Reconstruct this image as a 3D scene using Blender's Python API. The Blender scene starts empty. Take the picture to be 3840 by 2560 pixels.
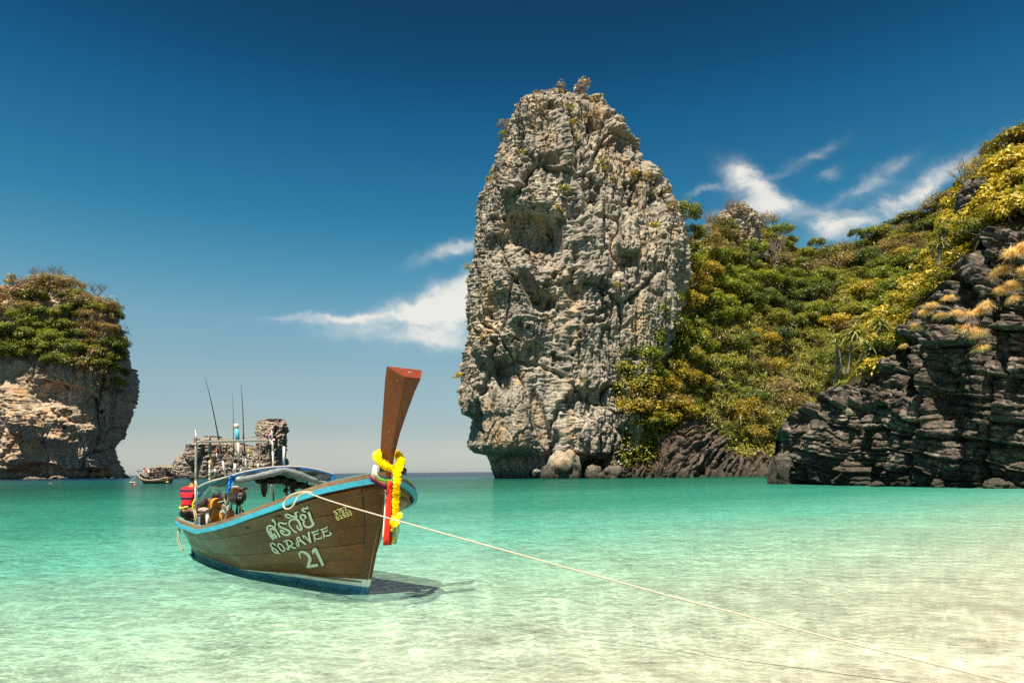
import bpy, math, random
import numpy as np
from mathutils import Vector, Matrix
from mathutils.bvhtree import BVHTree
rng = np.random.default_rng(7)
random.seed(7)
scene = bpy.context.scene
COL = scene.collection
PI = math.pi

# ---------------------------------------------------------------- camera
K = 36.0 / 24.0 / 3840.0          # tangent per photo pixel
HOR = 1767.0                      # horizon row on the photo's centre column
EYE = 1.6
TH = 0.00974                      # camera roll
ct, st = math.cos(TH), math.sin(TH)
cam = bpy.data.cameras.new('camera')
cam.lens = 24.0; cam.sensor_width = 36.0
cam.shift_y = (HOR - 1280.0) / 3840.0
cam.clip_start = 0.05; cam.clip_end = 20000
camo = bpy.data.objects.new('camera', cam); COL.objects.link(camo)
camo.matrix_world = Matrix(((ct, st, 0, 0), (0, 0, -1, 0), (-st, ct, 0, EYE), (0, 0, 0, 1)))
scene.camera = camo

def ray(u, v):
    ix = (np.asarray(u, float) - 1920) * K; iy = (HOR - np.asarray(v, float)) * K
    return ix * ct + iy * st, iy * ct - ix * st
def P(u, v, d):
    """the point d metres away that the photo shows at pixel (u, v)"""
    X, Z = ray(u, v); d = np.asarray(d, float)
    return np.stack(np.broadcast_arrays(X * d, d, EYE + Z * d), -1)
def V(u, v, d): return Vector(P(u, v, d).tolist())

# ---------------------------------------------------------------- sun, sky, exposure
SUN = Vector((-0.20, -0.45, 1.0)).normalized()
SUN_EL = math.asin(SUN.z); SUN_AZ = math.atan2(SUN.x, SUN.y)
sl = bpy.data.lights.new('sun', 'SUN'); sl.energy = 4.6; sl.angle = math.radians(0.5); sl.color = (1.0, 0.93, 0.80)
so = bpy.data.objects.new('sun', sl); COL.objects.link(so)
so.rotation_euler = SUN.to_track_quat('Z', 'Y').to_euler(); so.location = (0, -20, 60)
scene.view_settings.view_transform = 'Standard'; scene.view_settings.look = 'None'
scene.view_settings.exposure = 1.0; scene.view_settings.gamma = 1.0; scene.view_settings.use_curve_mapping = False
cy = scene.cycles
cy.max_bounces = 8; cy.transparent_max_bounces = 16; cy.caustics_reflective = False; cy.caustics_refractive = False
cy.use_denoising = False; cy.sample_clamp_indirect = 4.0

class NT:
    """small helper for building node trees"""
    def __init__(s, tree): s.t = tree; tree.nodes.clear()
    def n(s, typ, ins=None, **kw):
        nd = s.t.nodes.new(typ)
        for k, v in kw.items(): setattr(nd, k, v)
        for k, v in (ins or {}).items():
            if isinstance(v, bpy.types.NodeSocket): s.t.links.new(v, nd.inputs[k])
            else: nd.inputs[k].default_value = v
        return nd
    def math(s, op, a, b=0.0, c=0.0, clamp=False):
        return s.n('ShaderNodeMath', {0: a, 1: b, 2: c}, operation=op, use_clamp=clamp).outputs[0]
    def vmath(s, op, a, b=(0, 0, 0)):
        return s.n('ShaderNodeVectorMath', {0: a, 1: b}, operation=op).outputs[0]
    def ramp(s, fac, stops, interp='LINEAR'):
        nd = s.n('ShaderNodeValToRGB', {0: fac}); cr = nd.color_ramp; cr.interpolation = interp
        while len(cr.elements) < len(stops): cr.elements.new(0.5)
        for e, (p, c) in zip(cr.elements, stops):
            e.position = p; e.color = (c[0], c[1], c[2], 1) if hasattr(c, '__len__') else (c, c, c, 1)
        return nd.outputs[0]
    def mix(s, f, a, b, blend='MIX'):
        nd = s.n('ShaderNodeMix', data_type='RGBA', blend_type=blend)
        for i, v in ((0, f), (6, a), (7, b)):
            if isinstance(v, bpy.types.NodeSocket): s.t.links.new(v, nd.inputs[i])
            elif i == 0: nd.inputs[0].default_value = v
            else: nd.inputs[i].default_value = (v[0], v[1], v[2], 1)
        return nd.outputs[2]
    def mapr(s, v, a, b, c=0.0, d=1.0, smooth=False):
        return s.n('ShaderNodeMapRange', {0: v, 1: a, 2: b, 3: c, 4: d}, interpolation_type='SMOOTHSTEP' if smooth else 'LINEAR').outputs[0]
    def noise(s, vec, scale, detail=4, rough=0.55, dist=0.0, out=0):
        return s.n('ShaderNodeTexNoise', {'Vector': vec, 'Scale': scale, 'Detail': detail, 'Roughness': rough, 'Distortion': dist}).outputs[out]
    def xyz(s, vec): return s.n('ShaderNodeSeparateXYZ', {0: vec}).outputs
    def comb(s, x, y, z): return s.n('ShaderNodeCombineXYZ', {0: x, 1: y, 2: z}).outputs[0]
    def map(s, vec, scale=(1, 1, 1), rot=(0, 0, 0), loc=(0, 0, 0)):
        return s.n('ShaderNodeMapping', {'Vector': vec, 'Scale': scale, 'Rotation': rot, 'Location': loc}).outputs[0]

def srgb(r, g, b):
    f = lambda c: (c / 255 / 12.92) if c / 255 <= 0.04045 else ((c / 255 + 0.055) / 1.055) ** 2.4
    return (f(r), f(g), f(b))

world = bpy.data.worlds.new('World'); scene.world = world; world.use_nodes = True
def build_sky():
    N = NT(world.node_tree)
    sky = N.n('ShaderNodeTexSky', sky_type='NISHITA', sun_disc=False, sun_elevation=SUN_EL, sun_rotation=SUN_AZ % (2 * PI), altitude=0.0, air_density=1.0, dust_density=0.6, ozone_density=3.0)
    d = N.n('ShaderNodeTexCoord').outputs['Generated']
    x, y, z = N.xyz(d)[:3]
    # a polarising filter deepens the blue away from the horizon
    el = N.math('ARCSINE', N.math('MAXIMUM', z, 0.0))
    grade = N.ramp(N.math('DIVIDE', el, PI / 2), SKY_GRADE)
    col = N.mix(1.0, sky.outputs[0], grade, 'MULTIPLY')
    # cirrus, laid out by direction: a = tangent of azimuth, e = tangent of elevation
    ys = N.math('MAXIMUM', y, 0.02)
    a = N.math('DIVIDE', x, ys); e = N.math('DIVIDE', z, ys)
    p = N.comb(a, e, 0.0)
    warp = N.n('ShaderNodeTexNoise', {'Vector': p, 'Scale': 7.0, 'Detail': 5.0, 'Roughness': 0.6})
    wv = N.vmath('SCALE', N.vmath('SUBTRACT', warp.outputs[1], (0.5, 0.5, 0.5))); wv.node.inputs['Scale'].default_value = 0.09
    pw = N.vmath('ADD', p, wv)
    tot = None
    for (u, v, ru, rv, ang, amp) in CLOUDS:
        X, Z = ray(u, v)
        q = N.vmath('SUBTRACT', pw, (float(X), float(Z), 0))
        q = N.n('ShaderNodeVectorRotate', {'Vector': q, 'Angle': -math.radians(ang)}, rotation_type='Z_AXIS').outputs[0]
        q = N.vmath('MULTIPLY', q, (1 / (ru * K), 1 / (rv * K), 0))
        r2 = N.vmath('DOT_PRODUCT', q, q); r2 = r2.node.outputs['Value']
        g = N.math('MULTIPLY', N.math('EXPONENT', N.math('MULTIPLY', r2, -1.0)), amp * 1.12)
        tot = g if tot is None else N.math('ADD', tot, g)
    fib = N.noise(N.map(pw, (9, 30, 1), (0, 0, math.radians(-20))), 1.0, 6, 0.62)
    soft = N.noise(pw, 10.0, 5, 0.6)
    tex = N.math('ADD', N.math('MULTIPLY', fib, 0.55), N.math('MULTIPLY', soft, 0.65))
    cl = N.math('MULTIPLY', tot, N.math('POWER', N.mapr(tex, 0.30, 0.80), 1.4))
    cl = N.mapr(cl, 0.0, 0.92, 0.0, 0.92, True)
    cl = N.math('MULTIPLY', cl, N.math('GREATER_THAN', y, 0.05))
    cl = N.math('MINIMUM', cl, 0.95)
    ccol = N.mix(1.0, col, CLOUD_COL, 'MIX')
    col = N.mix(cl, col, ccol)
    bg = N.n('ShaderNodeBackground', {'Color': col, 'Strength': 0.054})
    out = N.n('ShaderNodeOutputWorld', {'Surface': bg.outputs[0]})
SKY_GRADE = [(0.0, (1.036, 1.104, 1.257)), (0.02, (0.924, 0.912, 0.948)), (0.04, (0.84, 0.828, 0.809)), (0.088, (0.931, 0.974, 0.826)), (0.132, (0.819, 1.088, 0.94)), (0.177, (0.46, 1.008, 0.921)), (0.22, (0.218, 0.84, 0.877)), (0.3, (0.091, 0.564, 0.704)), (0.337, (0.067, 0.398, 0.528)), (0.37, (0.063, 0.319, 0.402)), (0.5, (0.049, 0.221, 0.313)), (1.0, (0.039, 0.169, 0.264))]
CLOUD_COL = (8.2, 8.0, 7.4)
CLOUDS = [  # pixel centre, radii, tilt (deg, counter-clockwise), strength
    (1690, 1195, 230, 85, 14, 1.0), (1500, 1185, 260, 45, 12, 0.75), (1330, 1205, 320, 16, 2, 0.75), (1620, 1285, 250, 40, -3, 0.55),
    (1720, 1075, 150, 40, 15, 0.45), (1690, 950, 130, 32, 6, 0.85), (1850, 1180, 200, 90, 0, 0.8), (1590, 1160, 170, 55, 16, 0.75), (1740, 1120, 120, 60, 5, 0.7),
    (2790, 680, 120, 45, -40, 0.7), (2870, 730, 140, 36, -25, 0.8), (2930, 800, 190, 40, -15, 0.65), (2650, 712, 70, 14, 8, 0.6), (2760, 620, 60, 40, -20, 0.45),
    (2900, 660, 80, 20, 32, 0.4), (3060, 570, 130, 25, 14, 0.55), (3130, 635, 70, 18, 14, 0.4), (3270, 680, 150, 34, 30, 0.75),
    (3380, 740, 260, 50, 28, 0.75), (3120, 860, 110, 50, 10, 0.8), (3480, 700, 230, 34, 28, 0.4), (3300, 830, 200, 44, 24, 0.45), (2780, 800, 170, 25, 5, 0.6), (3560, 640, 200, 22, 32, 0.3),
]
build_sky()

# ---------------------------------------------------------------- mesh helpers
def new_obj(name, mesh, parent=None, loc=None):
    o = bpy.data.objects.new(name, mesh); COL.objects.link(o)
    if parent is not None: o.parent = parent
    if loc is not None: o.location = loc
    return o
def tag(o, label, cat, group=None):
    o['label'] = label; o['category'] = cat
    if group: o['group'] = group
    return o
def empty(name, loc=(0, 0, 0), label=None, cat=None, group=None, rz=0.0):
    o = bpy.data.objects.new(name, None); COL.objects.link(o); o.location = loc; o.rotation_euler = (0, 0, rz)
    o.empty_display_size = 0.2
    if label: tag(o, label, cat, group)
    return o
def np_mesh(name, verts, faces, mat=None, smooth=False):
    """verts (n,3), faces (m,4) or (m,3) as arrays"""
    verts = np.ascontiguousarray(verts, np.float32); faces = np.ascontiguousarray(faces, np.int32)
    m = bpy.data.meshes.new(name); nf, k = faces.shape
    m.vertices.add(len(verts)); m.vertices.foreach_set('co', verts.ravel())
    m.loops.add(nf * k); m.loops.foreach_set('vertex_index', faces.ravel())
    m.polygons.add(nf); m.polygons.foreach_set('loop_start', np.arange(0, nf * k, k, dtype=np.int32))
    if smooth: m.polygons.foreach_set('use_smooth', np.ones(nf, bool))
    m.update(calc_edges=True)
    if mat: m.materials.append(mat)
    return m
def grid_faces(nr, nc, wrap=False):
    i = np.arange(nr - 1)[:, None]; j = np.arange(nc if wrap else nc - 1)[None, :]
    j2 = (j + 1) % nc
    return np.stack(np.broadcast_arrays(i * nc + j, i * nc + j2, (i + 1) * nc + j2, (i + 1) * nc + j), -1).reshape(-1, 4)
def fattr(m, name, vals):
    a = m.attributes.new(name, 'FLOAT', 'POINT'); a.data.foreach_set('value', np.ascontiguousarray(vals, np.float32))

def _hash(ix, iy, iz, seed):
    with np.errstate(over='ignore'):
        h = (ix.astype(np.uint32) * np.uint32(374761393) + iy.astype(np.uint32) * np.uint32(668265263) + iz.astype(np.uint32) * np.uint32(2147483647 ^ 0x5bd1e995) + np.uint32(seed * 974711 + 17))
        h = (h ^ (h >> np.uint32(13))) * np.uint32(1274126177); h ^= h >> np.uint32(16)
        h = h * np.uint32(2246822519); h ^= h >> np.uint32(15)
    return h
_G = rng.normal(size=(256, 3)); _G /= np.linalg.norm(_G, axis=1)[:, None]; _G = _G.astype(np.float32)
def perlin(p, seed=0):
    p = np.asarray(p, np.float32); f = np.floor(p); i = f.astype(np.int64); f = p - f
    w = f * f * f * (f * (f * 6 - 15) + 10); out = 0
    for dx in (0, 1):
        for dy in (0, 1):
            for dz in (0, 1):
                g = _G[_hash(i[..., 0] + dx, i[..., 1] + dy, i[..., 2] + dz, seed) & np.uint32(255)]
                dot = g[..., 0] * (f[..., 0] - dx) + g[..., 1] * (f[..., 1] - dy) + g[..., 2] * (f[..., 2] - dz)
                out = out + dot * (w[..., 0] if dx else 1 - w[..., 0]) * (w[..., 1] if dy else 1 - w[..., 1]) * (w[..., 2] if dz else 1 - w[..., 2])
    return out * 1.5
def fbm(p, scale, octs=4, seed=0, gain=0.5, ridged=False):
    p = np.asarray(p, np.float32) * np.asarray(scale, np.float32); a = 1.0; out = 0; tot = 0
    for o in range(octs):
        n = perlin(p * (2.03 ** o), seed + o * 7)
        if ridged: n = 1 - 2 * np.abs(n)
        out = out + a * n; tot += a; a *= gain
    return out / tot
def worley(p, seed=0):
    """distance to nearest and second nearest feature point, and a random value of the nearest cell"""
    p = np.asarray(p, np.float32); b = np.floor(p).astype(np.int64)
    d1 = np.full(p.shape[:-1], 9.0, np.float32); d2 = d1.copy(); r1 = np.zeros_like(d1)
    for dx in (-1, 0, 1):
        for dy in (-1, 0, 1):
            for dz in (-1, 0, 1):
                c = b + np.array([dx, dy, dz]); h = _hash(c[..., 0], c[..., 1], c[..., 2], seed)
                fp = np.stack([(h & np.uint32(1023)), ((h >> np.uint32(10)) & np.uint32(1023)), ((h >> np.uint32(20)) & np.uint32(1023))], -1).astype(np.float32) / 1023.0
                d = np.linalg.norm(c + fp - p, axis=-1)
                hv = (_hash(c[..., 0], c[..., 1], c[..., 2], seed + 91) & np.uint32(1023)).astype(np.float32) / 1023.0
                nearer = d < d1
                d2 = np.where(nearer, d1, np.minimum(d2, d)); r1 = np.where(nearer, hv, r1); d1 = np.where(nearer, d, d1)
    return d1, d2, r1

class MB:
    """collects shapes into one mesh"""
    def __init__(s): s.v = []; s.f = []
    def add(s, vs, fs):
        b = len(s.v); s.v += [tuple(v) for v in vs]; s.f += [tuple(i + b for i in f) for f in fs]; return s
    def tube(s, path, r, n=6, cap=True):
        pts = [Vector(p) for p in path]; rs = r if hasattr(r, '__len__') else [r] * len(pts)
        vs = []; up = None
        for i, p in enumerate(pts):
            t = (pts[min(i + 1, len(pts) - 1)] - pts[max(i - 1, 0)])
            t = t.normalized() if t.length > 1e-9 else Vector((0, 0, 1))
            if up is None:
                up = Vector((0, 0, 1)) if abs(t.z) < 0.9 else Vector((1, 0, 0))
            a = t.cross(up);
            a = a.normalized() if a.length > 1e-6 else t.orthogonal().normalized()
            b = a.cross(t).normalized(); up = b
            for k in range(n):
                w = 2 * PI * k / n; vs.append(p + (a * math.cos(w) + b * math.sin(w)) * rs[i])
        fs = [(i * n + k, i * n + (k + 1) % n, (i + 1) * n + (k + 1) % n, (i + 1) * n + k) for i in range(len(pts) - 1) for k in range(n)]
        if cap: fs += [tuple(range(n - 1, -1, -1)), tuple((len(pts) - 1) * n + k for k in range(n))]
        return s.add(vs, fs)
    def box(s, c, sx, sy, sz, rot=None):
        M = rot or Matrix.Identity(3); c = Vector(c)
        vs = [c + M @ Vector((x * sx / 2, y * sy / 2, z * sz / 2)) for x in (-1, 1) for y in (-1, 1) for z in (-1, 1)]
        return s.add(vs, [(0, 1, 3, 2), (4, 6, 7, 5), (0, 4, 5, 1), (2, 3, 7, 6), (0, 2, 6, 4), (1, 5, 7, 3)])
    def ball(s, c, rx, ry=None, rz=None, nu=8, nv=6, rot=None):
        ry = ry or rx; rz = rz or rx; c = Vector(c); M = rot or Matrix.Identity(3); vs = [c + M @ Vector((0, 0, rz))]
        for i in range(1, nv):
            t = PI * i / nv
            for k in range(nu):
                w = 2 * PI * k / nu; vs.append(c + M @ Vector((rx * math.sin(t) * math.cos(w), ry * math.sin(t) * math.sin(w), rz * math.cos(t))))
        vs.append(c + M @ Vector((0, 0, -rz))); L = len(vs) - 1; fs = []
        for k in range(nu):
            fs.append((0, 1 + k, 1 + (k + 1) % nu))
            for i in range(nv - 2):
                a = 1 + i * nu; fs.append((a + k, a + nu + k, a + nu + (k + 1) % nu, a + (k + 1) % nu))
            a = 1 + (nv - 2) * nu; fs.append((L, a + (k + 1) % nu, a + k))
        return s.add(vs, fs)
    def loft(s, rows, closed=False, cap=False):
        n = len(rows[0]); vs = [p for r in rows for p in r]
        fs = [(i * n + k, i * n + (k + 1) % n, (i + 1) * n + (k + 1) % n, (i + 1) * n + k) for i in range(len(rows) - 1) for k in range(n if closed else n - 1)]
        if cap: fs += [tuple(range(n - 1, -1, -1)), tuple((len(rows) - 1) * n + k for k in range(n))]
        return s.add(vs, fs)
    def build(s, name, mat, parent=None, smooth=False, bevel=0, solid=0):
        m = bpy.data.meshes.new(name); m.from_pydata(s.v, [], s.f); m.update()
        if mat: m.materials.append(mat)
        if smooth:
            for p in m.polygons: p.use_smooth = True
        o = new_obj(name, m, parent)
        if solid:
            md = o.modifiers.new('thick', 'SOLIDIFY'); md.thickness = solid; md.offset = 0
        if bevel:
            md = o.modifiers.new('bevel', 'BEVEL'); md.width = bevel; md.segments = 2; md.limit_method = 'ANGLE'
        return o
def crom(pts, n=6):
    """Catmull-Rom through points (any dimension)"""
    p = np.asarray(pts, float); p = np.vstack([2 * p[0] - p[1], p, 2 * p[-1] - p[-2]]); out = []
    for i in range(1, len(p) - 2):
        for t in np.linspace(0, 1, n, endpoint=False):
            a, b, c, d = p[i - 1], p[i], p[i + 1], p[i + 2]
            out.append(0.5 * (2 * b + (c - a) * t + (2 * a - 5 * b + 4 * c - d) * t * t + (3 * b - a - 3 * c + d) * t ** 3))
    out.append(p[-2]); return np.array(out)
def mat(name, color=None, rough=0.6, spec=0.3, metal=0.0):
    m = bpy.data.materials.new(name); m.use_nodes = True
    b = m.node_tree.nodes['Principled BSDF']
    if color is not None: b.inputs['Base Color'].default_value = (*color, 1)
    b.inputs['Roughness'].default_value = rough; b.inputs['Specular IOR Level'].default_value = spec; b.inputs['Metallic'].default_value = metal
    return m
def worn(name, c1, c2, scale=8.0, rough=0.6, spec=0.3, bump=0.15, stretch=(1, 1, 1), lo=0.42, hi=0.68, metal=0.0):
    """two-tone weathered material"""
    m = bpy.data.materials.new(name); m.use_nodes = True; N = NT(m.node_tree)
    p = N.map(N.n('ShaderNodeTexCoord').outputs['Object'], stretch)
    f = N.noise(p, scale, 6, 0.65)
    col = N.mix(N.mapr(f, lo, hi), c1, c2)
    fine = N.noise(p, scale * 7, 3, 0.6)
    col = N.mix(N.mapr(fine, 0.3, 0.75, 0.0, 0.35), col, (c1[0] * .55, c1[1] * .55, c1[2] * .55))
    bp = N.n('ShaderNodeBump', {'Height': fine, 'Strength': bump, 'Distance': 0.01})
    b = N.n('ShaderNodeBsdfPrincipled', {'Base Color': col, 'Roughness': rough, 'Specular IOR Level': spec, 'Metallic': metal, 'Normal': bp.outputs[0]})
    N.n('ShaderNodeOutputMaterial', {'Surface': b.outputs[0]})
    return m

# ---------------------------------------------------------------- sea and sand
def sea_depth(x, y):
    w = y - 0.70 * x
    d = 0.055 * (np.minimum(w, 30) - 1.0) + 0.024 * np.maximum(np.minimum(w, 190) - 30, 0)
    d = d + 0.10 * np.maximum(y - 190, 0)
    return np.clip(d, -0.6, 22)
def build_sea():
    ys = np.concatenate([np.linspace(-10, 30, 200), np.geomspace(30.3, 6000, 170)])
    xs = np.sinh(np.linspace(-7.3, 7.3, 300)) * 4.2
    Y, X = np.meshgrid(ys, xs, indexing='ij')
    p2 = np.stack([X, Y, 0 * X], -1)
    dep = sea_depth(X, Y) * (1 + 0.16 * fbm(p2, (0.03, 0.05, 1), 3, 3) + 0.30 * fbm(p2, (0.008, 0.022, 1), 3, 4) * np.clip((Y - 25) / 60, 0, 1)) + 0.05 * fbm(p2, (0.25, 0.4, 1), 3, 5)
    m = bpy.data.materials.new('sea_water'); m.use_nodes = True; N = NT(m.node_tree)
    D = N.n('ShaderNodeAttribute', attribute_name='depth').outputs['Fac']
    pos = N.n('ShaderNodeTexCoord').outputs['Object']
    y = N.xyz(pos)[1]
    # ripples: three scales of chop, crests running across the bay
    pr = N.map(pos, (1, 1, 1), (0, 0, math.radians(12)))
    h1 = N.noise(N.map(pr, (1.0, 1.35, 1)), 1.7, 4, 0.6, 0.7)
    h2 = N.noise(N.map(pr, (1.0, 1.25, 1)), 6.0, 4, 0.62, 0.9)
    h3 = N.noise(N.map(pr, (0.22, 0.6, 1)), 0.7, 4, 0.6)
    patch = N.noise(N.map(pos, (0.35, 1.0, 1)), 0.22, 3, 0.5)
    h = N.math('ADD', N.math('MULTIPLY', h1, 0.13), N.math('MULTIPLY', h2, 0.042))
    h = N.math('ADD', h, N.math('MULTIPLY', h3, 0.16))
    h = N.math('MULTIPLY', h, N.mapr(patch, 0.3, 0.7, 0.55, 1.15))
    bp = N.n('ShaderNodeBump', {'Height': h, 'Strength': 1.0, 'Distance': 1.0})
    # colour the water column scatters, by depth
    t = N.math('DIVIDE', N.math('LOGARITHM', N.math('ADD', N.math('MAXIMUM', D, 0.0), 1.0), 2.0), 4.5)
    tw = N.math('ADD', t, N.math('MULTIPLY', N.math('SUBTRACT', patch, 0.5), 0.10))
    body = N.ramp(tw, BODY)
    murk = N.ramp(t, MURK)
    # caustic glints and dark ripple lines painted into the tint and body colour
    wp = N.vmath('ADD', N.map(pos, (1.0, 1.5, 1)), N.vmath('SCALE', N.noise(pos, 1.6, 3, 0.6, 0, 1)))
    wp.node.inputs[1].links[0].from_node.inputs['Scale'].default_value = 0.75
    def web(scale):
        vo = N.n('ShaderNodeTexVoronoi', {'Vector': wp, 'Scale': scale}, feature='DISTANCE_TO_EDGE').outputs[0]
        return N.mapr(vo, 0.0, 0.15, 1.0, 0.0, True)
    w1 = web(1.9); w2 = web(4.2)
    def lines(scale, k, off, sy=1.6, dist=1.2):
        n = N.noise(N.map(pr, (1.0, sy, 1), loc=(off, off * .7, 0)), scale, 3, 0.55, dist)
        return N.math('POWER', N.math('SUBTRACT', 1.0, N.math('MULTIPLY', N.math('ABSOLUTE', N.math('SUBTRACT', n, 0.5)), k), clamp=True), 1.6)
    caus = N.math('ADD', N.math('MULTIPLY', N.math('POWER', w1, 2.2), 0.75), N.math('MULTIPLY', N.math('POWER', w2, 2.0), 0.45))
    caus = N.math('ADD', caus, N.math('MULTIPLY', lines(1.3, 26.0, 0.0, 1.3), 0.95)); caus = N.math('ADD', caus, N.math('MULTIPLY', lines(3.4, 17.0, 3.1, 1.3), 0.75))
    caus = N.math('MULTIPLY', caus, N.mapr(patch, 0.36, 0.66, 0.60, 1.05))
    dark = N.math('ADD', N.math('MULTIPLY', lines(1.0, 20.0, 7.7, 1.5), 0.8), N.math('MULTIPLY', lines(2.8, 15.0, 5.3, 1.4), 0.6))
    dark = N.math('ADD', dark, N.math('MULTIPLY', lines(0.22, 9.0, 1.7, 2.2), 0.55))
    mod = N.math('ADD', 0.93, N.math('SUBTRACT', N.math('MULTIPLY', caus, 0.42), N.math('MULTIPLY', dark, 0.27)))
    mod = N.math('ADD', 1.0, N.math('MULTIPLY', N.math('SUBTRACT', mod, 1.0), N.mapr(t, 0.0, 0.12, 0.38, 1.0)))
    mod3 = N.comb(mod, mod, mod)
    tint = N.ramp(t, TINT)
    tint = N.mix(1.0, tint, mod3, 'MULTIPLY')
    streak = N.mapr(N.math('ADD', N.math('MULTIPLY', h1, 0.55), N.math('MULTIPLY', h2, 0.45)), 0.38, 0.62, 0.80, 1.16)  # ripple highlights and darks painted into the body colour, following the chop
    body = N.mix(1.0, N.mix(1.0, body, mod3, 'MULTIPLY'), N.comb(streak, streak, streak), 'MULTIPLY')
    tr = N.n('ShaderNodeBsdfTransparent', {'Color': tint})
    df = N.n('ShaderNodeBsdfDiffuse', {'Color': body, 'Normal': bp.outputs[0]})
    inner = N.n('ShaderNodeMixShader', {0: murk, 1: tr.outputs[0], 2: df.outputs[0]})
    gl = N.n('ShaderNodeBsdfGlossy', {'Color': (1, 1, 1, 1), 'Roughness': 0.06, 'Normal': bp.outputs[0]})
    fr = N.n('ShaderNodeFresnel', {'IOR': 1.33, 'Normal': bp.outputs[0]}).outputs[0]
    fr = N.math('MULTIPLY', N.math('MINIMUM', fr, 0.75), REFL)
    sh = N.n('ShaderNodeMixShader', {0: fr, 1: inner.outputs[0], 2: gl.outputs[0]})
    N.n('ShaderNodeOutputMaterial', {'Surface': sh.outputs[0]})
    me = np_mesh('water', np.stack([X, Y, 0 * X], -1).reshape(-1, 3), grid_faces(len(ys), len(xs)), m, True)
    fattr(me, 'depth', dep.ravel())
    o = new_obj('water', me); o['kind'] = 'structure'
    # sand
    s = bpy.data.materials.new('sand'); s.use_nodes = True; N = NT(s.node_tree)
    pos = N.n('ShaderNodeTexCoord').outputs['Object']
    c = N.mix(N.mapr(N.noise(pos, 0.8, 6, 0.6), 0.35, 0.65), (0.48, 0.425, 0.350), (0.575, 0.52, 0.435))
    c = N.mix(N.mapr(N.noise(pos, 30, 4, 0.7), 0.5, 0.8, 0, 0.5), c, (0.50, 0.42, 0.32))
    rip = N.noise(N.map(pos, (1, 4, 1), (0, 0, 0.3)), 1.2, 4, 0.55, 0.6)
    bp = N.n('ShaderNodeBump', {'Height': rip, 'Strength': 0.25, 'Distance': 0.08})
    b = N.n('ShaderNodeBsdfDiffuse', {'Color': c, 'Normal': bp.outputs[0]})
    N.n('ShaderNodeOutputMaterial', {'Surface': b.outputs[0]})
    g2 = (slice(None, None, 2), slice(None, None, 2))
    Xs, Ys, Ds = X[g2], Y[g2], 0.22 * np.maximum(dep, 0.05)[g2]
    Ds = np.where(Ys < 3.0, Ds - 0.10 * (3.0 - Ys), Ds)
    o = new_obj('seabed', np_mesh('seabed', np.stack([Xs, Ys, -Ds], -1).reshape(-1, 3), grid_faces(*Xs.shape), s, True)); o['kind'] = 'structure'
REFL = 0.50
BODY = [(0.0, (0.48, 0.45, 0.36)), (0.06, (0.41, 0.50, 0.40)), (0.12, (0.33, 0.565, 0.44)), (0.21, (0.14, 0.46, 0.345)), (0.30, (0.04, 0.25, 0.175)), (0.40, (0.013, 0.125, 0.084)), (0.50, (0.008, 0.062, 0.042)), (0.62, (0.006, 0.075, 0.075)), (0.74, (0.008, 0.045, 0.075)), (1.0, (0.006, 0.020, 0.050))]
MURK = [(0.0, 0.0), (0.05, 0.10), (0.13, 0.36), (0.22, 0.66), (0.34, 0.90), (0.50, 0.98)]
TINT = [(0.0, (1, 0.99, 0.96)), (0.05, (0.92, 0.98, 0.92)), (0.13, (0.76, 0.97, 0.88)), (0.25, (0.45, 0.85, 0.70)), (0.5, (0.1, 0.6, 0.5))]
build_sea()

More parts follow.
